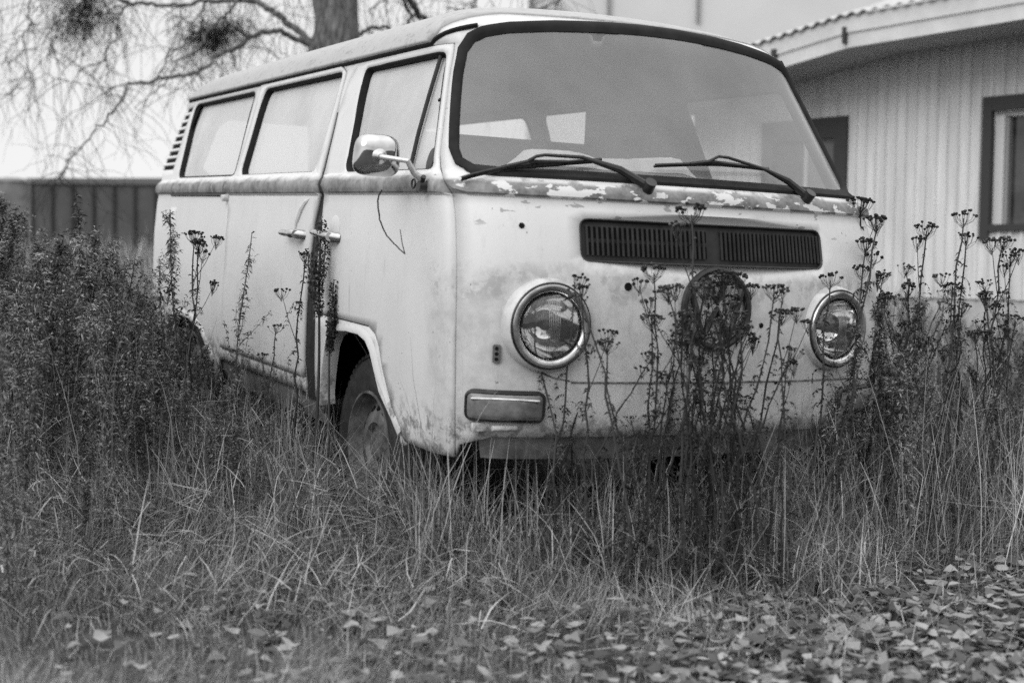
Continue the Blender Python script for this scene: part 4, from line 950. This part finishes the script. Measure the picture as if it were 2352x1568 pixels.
# height by depth: short and pale close to the camera, tall round the van
def hfac(qx,D): return 1.
def taper(qx,D):
    """the growth thins out and shortens towards the camera, more so at the right"""
    d0=np.interp(qx,[-200,300,900,1500,1900,2352,2600],[3.0,3.1,3.4,3.6,4.05,4.4,4.6]); return np.clip((D-d0)/1.5,.0,1)
def gf(name,mat_,n,px,dd,Lr,wr,lean,bend,seed,p=1.,seg=4,floor=.22,thin=0.):
    x,y,D,qx,r=scatter(n,px[0],px[1],dd[0],dd[1],seed,p); f=taper(qx,D)
    ok=~in_van(x,y,.02)&((floor<.5)|(r.random(n)<1-.6*np.clip((qx-1350)/500,0,1)))&(r.random(n)<(thin+(1-thin)*f)*(.30+1.0*patchy(x,y,2.6,seed*.0+2))); x,y,D,qx,f=x[ok],y[ok],D[ok],qx[ok],f[ok]; n=len(x)
    L=r.uniform(*Lr,n)*(floor+(1-floor)*f)*(.5+.85*patchy(x,y,1.1,seed)); w=r.uniform(*wr,n)*(.7+.3*f)
    az=3.1*np.sin(1.9*x+1.1*np.sin(2.7*y+seed))+2.6*np.cos(2.3*y-.8*x)+r.normal(0,.85,n)
    V,F=blades(x,y,L,w,abs(r.normal(0,1,n))*lean*(1+.5*patchy(x,y,2.,seed+3)),r.normal(bend,.9,n),r,seg,az=az); o=quadmesh(name,V,F,mat_); tag(o,kind='stuff'); return o
tag(gf('dry_grass',M_straw,62000,(-250,2600),(2.7,7.5),(.12,.36),(.0016,.0034),1.05,.8,21,p=1.1,thin=.22),'tangled dry grass growing round the van','grass')
tag(gf('grass',M_grassd,95000,(-250,2600),(2.7,8.5),(.10,.32),(.0018,.0042),.9,1.1,22,p=1.2,thin=.35),'dark tangled grass mixed through the dry grass','grass')
x,y,D,qx,r=scatter(1300,-250,900,4.3,7.4,41); ok=(~in_van(x,y,.05))&(r.random(1300)<np.clip((800-qx)/500,.1,1)); x,y,D,qx=x[ok],y[ok],D[ok],qx[ok]
V,F=blades(x,y,np.interp(qx,[-200,120,420,900],[.98,.90,.62,.35])*r.uniform(.6,1.12,len(x)),r.uniform(.002,.0048,len(x)),abs(r.normal(0,.09,len(x))),r.normal(.15,.25,len(x)),r,6)
tag(quadmesh('dead_stalks',V,F,leafmat('dead_stalks',.03,.26,trans=.1)),'upright dead stalks mixed into the weed thicket on the left','stalks',kind='stuff')
tag(gf('straw',M_straw,13000,(-250,2600),(3.2,6.2),(.12,.40),(.0026,.0052),1.1,.9,27,seg=5,thin=.1),'broad bent straw blades in the tangled grass','grass')
M_pale=leafmat('pale_short_grass',.14,.62,trans=.3,gam=1.4)
tag(gf('short_grass',M_pale,78000,(-300,2650),(2.45,5.0),(.05,.16),(.0016,.0034),.9,1.0,23,floor=.9,thin=1.,seg=3),'short pale grass in the foreground','grass')
def bank(name,mat_,n,px,dd,Lr,wr,lean,bend,seed,seg=6):
    x,y,D,qx,r=scatter(n,px[0],px[1],dd[0],dd[1],seed); ok=~in_van(x,y,.0); x,y=x[ok],y[ok]; n=len(x)
    L=r.uniform(*Lr,n)*(.6+.6*patchy(x,y,1.7,seed)); V,F=blades(x,y,L,r.uniform(*wr,n),abs(r.normal(0,1,n))*lean,r.normal(bend,.9,n),r,seg); return V,F
B=[bank('b',M_straw,4500,(940,1960),(4.2,4.75),(.26,.5),(.0016,.0036),.55,1.2,64),bank('b',M_straw,8000,(935,2050),(4.0,4.8),(.20,.42),(.0018,.0042),.95,1.0,61),bank('b',M_straw,4000,(330,770),(4.3,5.4),(.24,.5),(.0018,.0042),.9,1.2,62),bank('b',M_straw,1600,(930,2000),(3.9,4.6),(.2,.42),(.003,.005),.9,1.4,63)]
tag(quadmesh('matted_grass',np.concatenate([b[0] for b in B]),np.concatenate([b[1]+sum(len(c[0]) for c in B[:i]) for i,b in enumerate(B)]),M_straw),'matted knee-high grass along the nose and front wheel of the van','grass',kind='stuff')
def tangle(n,px,dd,seed,wr,Lr,zmax):
    x,y,D,qx,r=scatter(n,px[0],px[1],dd[0],dd[1],seed); f=taper(qx,D); ok=(~in_van(x,y,-.05))&(r.random(n)<(.12+.88*f)*(.25+.9*patchy(x,y,2.1,4.))); x,y,f=x[ok],y[ok],f[ok]; n=len(x)
    z=ground(x,y)+.02+r.random(n)**1.3*zmax*(.15+.85*f)*(.5+.7*patchy(x,y,1.5,1.)); az=2.2*np.sin(2.6*x+1.3*np.sin(3.1*y))+r.normal(0,1.1,n)
    return blades(x,y,r.uniform(*Lr,n),r.uniform(*wr,n),r.normal(1.3,.38,n),r.normal(.25,.5,n),r,5,z=z,az=az)
TT=[tangle(30000,(-200,2560),(3.4,5.6),71,(.0014,.0032),(.08,.30),.34),tangle(9000,(-200,2560),(3.4,6.2),72,(.003,.0055),(.08,.26),.30)]
tag(quadmesh('matted_straw',np.concatenate([a[0] for a in TT]),np.concatenate([TT[0][1],TT[1][1]+len(TT[0][0])]),M_straw),'flattened matted straw lying criss-cross over the rough grass','grass',kind='stuff')
g4=grassfield('field_grass',M_straw,60000,(-200,2700),(8,26),(.25,.6),(.006,.014),.45,.6,24,p=1.6,seg=3)
tag(g4,'rough grass between the weeds and the buildings','grass')
g5=grassfield('tall_grass',M_straw,1900,(1880,2500),(4.4,6.2),(.5,.95),(.0018,.0036),.42,.5,25,seg=6)
tag(g5,'tall pale grass stalks right of the van','grass')
g6=grassfield('tall_grass',M_straw,420,(930,1950),(3.9,4.55),(.35,.75),(.0018,.0032),.35,.9,26,seg=6)
tag(g6,'thin pale grass stalks in front of the nose of the van','grass')
# fallen leaves
def leaves(n,px,dd,seed,sz,keepf):
    x,y,D,qx,r=scatter(n,px[0],px[1],dd[0],dd[1],seed); ok=~in_van(x,y,-.1)&keepf(qx,D,r); x,y=x[ok],y[ok]; n=len(x)
    L=r.uniform(*sz,n); az=r.uniform(0,2*np.pi,n); c=np.stack([x,y,ground(x,y)+r.uniform(.005,.05,n)],1)
    u=np.stack([np.cos(az),np.sin(az),r.normal(0,.16,n)],1); u/=np.linalg.norm(u,axis=1,keepdims=True); w=np.cross(np.array([0,0,1.]),u)+r.normal(0,.16,(n,3)); w/=np.linalg.norm(w,axis=1,keepdims=True); nn=np.cross(u,w)
    T=np.array([-.5,-.25,0,.28,.5]); Wd_=np.array([.05,.36,.46,.30,.02]); V=[]
    cu=r.uniform(-.7,1.1,n); ed=r.uniform(-.3,.6,n)
    for t,q_ in zip(T,Wd_):
        for sgn in (-1,0,1):
            jj=r.uniform(.45,1.35,n)
            V.append(c+(u*t+nn*(cu*t*t*1.3)[:,None]+w*(sgn*q_*jj)[:,None]+nn*(abs(sgn)*ed*q_)[:,None])*L[:,None])
    V=np.stack(V,1).reshape(-1,3); F=[]
    b=np.arange(n)[:,None]*15; f=[]
    for i in range(4):
        for j in range(2): f.append([i*3+j,i*3+j+1,(i+1)*3+j+1,(i+1)*3+j])
    F=(np.array(f)[None]+np.arange(n)[:,None,None]*15).reshape(-1,4); return V,F
V1,F1=leaves(7600,(-250,2650),(2.45,4.3),31,(.014,.058),lambda q,D,r:r.random(len(q))<np.clip((q-100)/1250,.10,.9)*np.clip(1.05-taper(q,D)*.8,.1,1)*(.25+.9*patchy(D*3,q/160.,1.)))
V2,F2=leaves(4600,(1450,2650),(2.7,5.6),32,(.014,.060),lambda q,D,r:(r.random(len(q))<np.clip(1.0-taper(q,D)*1.15,0,1)*np.clip((q-1400)/500,0,.85)))
lv=quadmesh('fallen_leaves',np.concatenate([V1,V2]),np.concatenate([F1,F2+len(V1)]),M_lit,smooth=True); tag(lv,'curled pale fallen leaves scattered over the foreground','leaves',kind='stuff')
# ------------------------------------------------------------------ weeds as individual plants
def leafquads(c,d,L,w,r):
    """folded diamond leaves: c base points, d directions"""
    n=len(c); d=d/np.linalg.norm(d,axis=1,keepdims=True); s_=np.cross(d,r.normal(size=(n,3))); s_/=np.linalg.norm(s_,axis=1,keepdims=True)+1e-9
    t=np.cross(s_,d); tip=c+d*L[:,None]-np.array([0,0,1.])*(L*.25)[:,None]; m=c+d*(L*.45)[:,None]
    V=np.stack([c,m+s_*w[:,None]+t*(w*.5)[:,None],tip,m-s_*w[:,None]+t*(w*.3)[:,None]],1).reshape(-1,3); F=(np.array([[0,1,2,3]])+np.arange(n)[:,None]*4); return V,F
class Acc:
    def __init__(s): s.V=[];s.F=[];s.n=0
    def add(s,V,F): s.V.append(V); s.F.append(F+s.n); s.n+=len(V)
    def get(s): return np.concatenate(s.V),np.concatenate(s.F)
def stemline(H,r,lean=.06,seg=14):
    a=r.uniform(0,2*np.pi); t=np.linspace(0,1,seg); c=np.stack([math.cos(a)*lean*H*t**1.6+.006*np.sin(9*t+a),math.sin(a)*lean*H*t**1.6+.006*np.cos(7*t),H*t],1); return c
def meshpair(name,stem,leaf,ms,ml):
    root=empty(name); s_=MBtube(stem,ms,root); V,F=leaf.get(); quadmesh('foliage',V,F,ml,root); return root
def mb_from(acc,name,m,root): V,F=acc.get(); return quadmesh(name,V,F,m,root)
def mugwort(seed,H=1.,dens_=1.):
    r=np.random.default_rng(seed); root=empty('mugwort_plant'); st=Acc(); lf=Acc()
    c=stemline(H,r,.10); mb=MB(); mb.tube(c,np.linspace(.0045,.0016,len(c)),5); V=np.concatenate(mb.v); st.add(V,np.array([f for f in mb.f if len(f)==4]))
    nb=int(26*dens_); tt=np.sort(r.uniform(.18,.98,nb)); p0=np.stack([np.interp(tt,np.linspace(0,1,len(c)),c[:,i]) for i in range(3)],1)
    az=r.uniform(0,2*np.pi,nb); D=np.stack([np.cos(az),np.sin(az),r.uniform(1.3,3.0,nb)],1); Lb=H*(.05+(.22 if seed%2 else .13)*np.sin(np.pi*np.clip(tt,0,1)**.9))*r.uniform(.6,1.2,nb)
    V,F,p=twig_arrays(p0,D,Lb,r.uniform(.0011,.0018,nb),6,r,-.04,.12); st.add(V,F)
    n=int(1150*dens_); k=r.integers(0,nb,n); j=r.integers(1,7,n); base=p[k,j]+r.normal(0,.006,(n,3)); dd=r.normal(size=(n,3)); dd[:,2]=dd[:,2]*.7+.15
    V,F=leafquads(base,dd,r.uniform(.008,.028,n),r.uniform(.0013,.0036,n),r); lf.add(V,F)
    n=int(330*dens_); t=r.uniform(.05,1,n); base=np.stack([np.interp(t,np.linspace(0,1,len(c)),c[:,i]) for i in range(3)],1); dd=r.normal(size=(n,3)); dd[:,2]-=.3
    V,F=leafquads(base,dd,r.uniform(.02,.055,n)*(1.1-.6*t),r.uniform(.002,.005,n),r); lf.add(V,F)
    mb_from(st,'stem',M_stem,root); mb_from(lf,'foliage',M_mug,root); return root
def buttons(cs,nrm,r,rad=.0048):
    """small flattened seed heads"""
    mb=MB()
    for c,s_ in zip(cs,rad*r.uniform(.75,1.25,len(cs))): 
        a=nrm+r.normal(0,.35,3); mb.lathe([(s_*.35,-s_*.9),(s_,-s_*.35),(s_*.95,s_*.35),(s_*.5,s_*.7),(.0004,s_*.75)],c,a,7)
    return mb
def tansy(seed,H=.9,heads=3,nb=22,leafy=1.,lean=.10,name='tansy_plant'):
    r=np.random.default_rng(seed); root=empty(name); c=stemline(H,r,lean); st=Acc(); lf=Acc()
    mb=MB(); c[:,:2]+=np.cumsum(r.normal(0,.0075,(len(c),2)),axis=0); mb.tube(c,np.linspace(.0055,.0022,len(c))*(1+.18*np.sin(np.arange(len(c))*2.3)),6); st.add(np.concatenate(mb.v),np.array([f for f in mb.f if len(f)==4]))
    tip=c[-1]; cs=[]; S=[];E=[]
    for h in range(heads):
        if h==0: b=tip; hd=tip+np.array([0,0,.0]); q0=c[-3]
        else:
            t=r.uniform(.66,.86); q0=np.array([np.interp(t,np.linspace(0,1,len(c)),c[:,i]) for i in range(3)]); a=r.uniform(0,2*np.pi); hd=q0+np.array([math.cos(a),math.sin(a),0])*r.uniform(.05,.10)*H+np.array([0,0,r.uniform(.12,.20)*H]); mb=MB(); mb.tube([q0,(q0*.45+hd*.55)+np.array([0,0,-.012]),hd],[.0018,.0014,.0011],5); st.add(np.concatenate(mb.v),np.array([f for f in mb.f if len(f)==4]))
        m=nb if h==0 else int(nb*r.uniform(.4,.8)); R=.042 if h==0 else .030
        a=r.uniform(0,2*np.pi,m); q=R*np.sqrt(r.random(m)); e=hd+np.stack([q*np.cos(a),q*np.sin(a),.012+.012*(1-(q/R)**2)+r.normal(0,.004,m)],1)
        for p_ in e: mb=MB(); s0=hd-np.array([0,0,.035])*r.uniform(.4,1.); mb.tube([s0,(s0+p_)/2+(p_-s0)*np.array([.25,.25,0]),p_],.0007,3,cap=False); st.add(np.concatenate(mb.v),np.array(mb.f))
        cs.append(e)
    n=int(90*leafy); t=r.uniform(.08,.95,n); base=np.stack([np.interp(t,np.linspace(0,1,len(c)),c[:,i]) for i in range(3)],1); az=r.uniform(0,2*np.pi,n)
    # withered, drooping feathered leaves
    nl=int(11*leafy); 
    for i in range(nl):
        t=r.uniform(.15,.85); b=np.array([np.interp(t,np.linspace(0,1,len(c)),c[:,k]) for k in range(3)]); a=r.uniform(0,2*np.pi); out=np.array([math.cos(a),math.sin(a),0]); L_=r.uniform(.03,.085)
        ts=np.linspace(0,1,10); mid=b+np.outer(L_*.75*np.sin(ts*1.7),out)+np.outer(L_*(.35*ts-1.25*ts**2),[0,0,1]); 
        m=18; k=r.integers(1,10,m); dd=np.cross(out,[0,0,1.])*r.choice([-1,1],m)[:,None]+r.normal(0,.35,(m,3))+[0,0,-.5]
        V,F=leafquads(mid[k],dd,r.uniform(.008,.022,m)*(1.1-.5*k/10),r.uniform(.0015,.0035,m),r); lf.add(V,F)
        V,F=leafquads(mid[:-1],np.diff(mid,axis=0)*1.0+1e-6,np.full(9,L_/6),np.full(9,.0012),r); lf.add(V,F)
    dd=np.stack([np.cos(az),np.sin(az),r.uniform(-1.2,.4,n)],1); V,F=leafquads(base,dd,r.uniform(.008,.024,n),r.uniform(.002,.0045,n),r); lf.add(V,F)
    mb_from(st,'stem',M_tdark,root); mb_from(lf,'leaves',M_tdark,root)
    for e in cs: buttons(e,np.array([0,0,1.]),r).build('flower_head',M_tdark,root,smooth=True)
    return root
def dock(seed,H):
    r=np.random.default_rng(seed); root=empty('dock_plant'); st=Acc(); lf=Acc(); c=stemline(H,r,.03,18); mb=MB(); mb.tube(c,np.linspace(.007,.003,18),7); st.add(np.concatenate(mb.v),np.array([f for f in mb.f if len(f)==4]))
    arms=[(.50,.98,0)]
    lines_=[(c,.70,1.)]
    for k in range(5):
        t=r.uniform(.66,.78); q0=np.array([np.interp(t,np.linspace(0,1,18),c[:,i]) for i in range(3)]); a=r.uniform(0,2*np.pi); e=q0+np.array([math.cos(a)*.035,math.sin(a)*.035,r.uniform(.12,.2)*H]); l=np.array([q0+(e-q0)*t_+np.array([math.cos(a),math.sin(a),0])*.015*math.sin(math.pi*t_) for t_ in np.linspace(0,1,10)])
        mb=MB(); mb.tube(l,.002,5); st.add(np.concatenate(mb.v),np.array([f for f in mb.f if len(f)==4])); lines_.append((l,.05,1.))
    for l,a0,a1 in lines_:
        n=430 if l is c else 150; t=a0+(a1-a0)*(np.round(r.random(n)*16)/16+r.normal(0,.012,n)); t=np.clip(t,0,1); b=np.stack([np.interp(t,np.linspace(0,1,len(l)),l[:,i]) for i in range(3)],1); dd=r.normal(size=(n,3)); dd/=np.linalg.norm(dd,axis=1,keepdims=True); b=b+dd*[.011,.011,.006]
        V,F=leafquads(b,dd,r.uniform(.006,.012,n),r.uniform(.003,.0055,n),r); lf.add(V,F)
    mb_from(st,'stem',M_tdark,root); mb_from(lf,'seed_heads',M_tdark,root); return root
def copy_plant(o):
    c=o.copy(); COL.objects.link(c)
    for ch in o.children: d=ch.copy(); COL.objects.link(d); d.parent=c
    return c
used_=set()
def place(proto,px,D,pytop=None,h=None,rot=None,tilt=None,H0=1.):
    """stand a plant on the ground at picture column px and depth D, tall enough to reach pytop"""
    o=proto if proto.name not in used_ else copy_plant(proto); used_.add(proto.name)
    x=CX0+D*(FH[0]+RH[0]*(px-CX)/FPX); y=CY0+D*(FH[1]+RH[1]*(px-CX)/FPX); z=float(ground(x,y))
    if pytop is not None: 
        zt=(CAMW+ray_w(px,pytop)*(D/ (RM[2]@ray_v(px,pytop))))[2]; h=zt-z
    o.location=(x,y,z-.01); s_=h/H0; o.scale=(s_**.6*1.,s_**.6*1.,s_) if s_<1 else (s_,)*3; o.rotation_euler=(0 if tilt is None else tilt[0],0 if tilt is None else tilt[1],random.uniform(0,6.28) if rot is None else rot); return o
PM=[mugwort(100+i,1.,1.0+.25*(i%3)) for i in range(6)]
rr=np.random.default_rng(77); MG='mugwort plants massed left of the van'
for i in range(225):
    px=rr.uniform(-160,720) if i<185 else rr.uniform(0,420); D=rr.uniform(4.35,7.6)
    x=CX0+D*(FH[0]+RH[0]*(px-CX)/FPX); y=CY0+D*(FH[1]+RH[1]*(px-CX)/FPX)
    if in_van(x,y,.16): continue
    # upper outline of the mass in the picture
    topo=np.interp(px,[-160,0,60,120,230,300,360,420,500,600,720],[430,455,500,560,520,600,680,745,800,880,985])
    o=place(PM[i%6],px,D,pytop=topo+8+rr.exponential(80)+(D<5.2)*90*(px>250)); 
    tag(o,'leafy mugwort in the dense weed thicket at the left edge' if px<380 else 'low leafy mugwort beside the sill of the van','weed',MG if px<380 else 'mugwort plants beside the sill')
for i,(px,D,t) in enumerate([(-60,3.4,760),(20,3.5,980),(-120,3.2,700),(90,3.7,1120),(160,3.9,1180),(260,4.1,1050),(330,4.2,1130),(40,4.0,800),(190,4.15,930)]):
    o=place(PM[i%6],px,D,pytop=t); tag(o,'leafy mugwort closest to the camera at the left edge','weed','mugwort plants at the left edge of the foreground')
for px,D,t,lab in ((232,5.6,440,'tallest mugwort, its tip standing against the dark container'),(412,5.5,478,'slim mugwort spire leaning against the rear corner of the van'),(528,5.15,530,'slender leaning mugwort spire before the sliding door'),(392,5.4,600,'bushy mugwort in front of the rear corner of the van')):
    p_=mugwort(int(px),1.,.55 if px>500 else .8); o=place(p_,px,D,pytop=t); tag(o,lab,'weed')
PB=[tansy(300+i,1.,1+(i%2),7+3*i,.5,.14+.03*i,'withered_stalk') for i in range(5)]
PT=[tansy(200+i,1.,1+i%4,16+4*i,1.0,.08) for i in range(5)]
TL=[(452,5.2,690-130,'tansy with spread heads before the rear of the sliding door',2),(430,5.3,540,'thin branching tansy before the fuel flap',3),(660,4.95,588,'flat-topped tansy just left of the dark door gap',1),
(570,5.1,745,'short tansy under the leaning mugwort spire',0),(628,5.05,868-55,'small tansy in front of the sill',1),(1575,3.95,485,'tallest tansy before the grille, its head above the slats',2),(1245,4.1,640,'tansy whose head touches the near headlamp from above',0),
(1360,4.05,665,'tansy right of the near headlamp',1),(1735,4.2,655,'tansy just right of the round emblem',3),(1855,4.35,632,'tansy left of the far headlamp',0),(1470,4.0,730,'short bent tansy between headlamp and emblem',4),
(1925,4.6,508,'tansy rising above the far headlamp',1),(1940,4.75,560,'two-headed tansy behind the far headlamp tansy',2),(1990,4.9,470,'tallest tansy at the right corner of the van',4),(2012,5.0,500,'many-headed tansy against the house wall',3),(2035,5.1,520,'tansy next to the many-headed one against the house wall',2),
(2205,5.4,545,'slim tansy leaning below the house window',1),(2265,5.2,555,'tansy with hanging feathered leaves under the house window',3),(2290,5.5,590,'lower tansy under the house window',2),(2140,5.3,485,'leaning tansy alone against the pale siding',0)]
for px,D,t,lab,k in TL: 
    o=place(PT[k],px,D,pytop=t,tilt=(rr.normal(0,.04),rr.normal(0,.04))); tag(o,lab,'weed')
for i in range(16):
    px=rr.normal(1640,52); D=rr.uniform(3.9,4.35); o=place((PT+PB)[i%10],px,D,pytop=rr.uniform(590,780),tilt=(rr.normal(0,.05),rr.normal(0,.05))); tag(o,'withered tansy stalk in the dark clump before the round emblem','weed','tansy stalks clumped before the emblem')
for i in range(34):
    px=rr.uniform(1270,1880); D=rr.uniform(3.85,4.4); o=place(PB[i%5] if i%4 else PT[i%5],px,D,pytop=rr.uniform(640,980),tilt=(rr.normal(0,.09),rr.normal(0,.09))); tag(o,'thin withered tansy stalk in front of the lower nose of the van','weed','tansy stalks before the nose of the van')
for i in range(46):
    px=rr.uniform(1900,2100) if i<22 else rr.uniform(1950,2440); D=rr.uniform(4.6,6.6); o=place((PT+PB)[i%10],px,D,pytop=rr.uniform(600,860),tilt=(rr.normal(0,.14),rr.normal(0,.14))); tag(o,'withered tansy stalk among the weeds right of the van','weed','tansy stalks right of the van')
for i in range(34):
    px=rr.uniform(1960,2480); D=rr.uniform(5.0,8.5); o=place(PM[i%6],px,D,pytop=rr.uniform(720,900)); tag(o,'leafy mugwort in the weeds right of the van','weed','mugwort plants right of the van')
for i in range(11):
    px=rr.uniform(1900,2110); o=place(PM[(i*2)%6],px,rr.uniform(4.3,5.0),pytop=rr.uniform(680,900),tilt=(rr.normal(0,.12),rr.normal(0,.12))); tag(o,'leafy mugwort crowding the front corner of the van below the far headlamp','weed','mugwort plants at the front corner of the van')
dk=dock(5,1.); o=place(dk,722,4.95,pytop=498); tag(o,'dark dock plant with dense seed spikes covering the dark door gap','weed')
dk2=dock(9,1.); o=place(dk2,748,4.9,pytop=640); tag(o,'smaller dock plant right of the dark door gap','weed')
# dry twig hanging from the mirror foot
tp=np.array([CAMV+ray_v(x,y)*t for x,y,t in ((877,437,4.19),(869,452,4.17),(868,470,4.16),(873,505,4.16),(885,535,4.15),(905,560,4.14),(930,583,4.13),(924,560,4.14),(919,527,4.15))])
mb=MB(); q_=w_of(tp); mb.tube(wob(q_[:7],22,.0006,2),np.linspace(.0028,.0018,22),5); mb.tube(q_[6:],[.0018,.0015,.0012],5); o=mb.build('dry_twig',M_twig); tag(o,'thin dry twig hooked below the door mirror','twig')
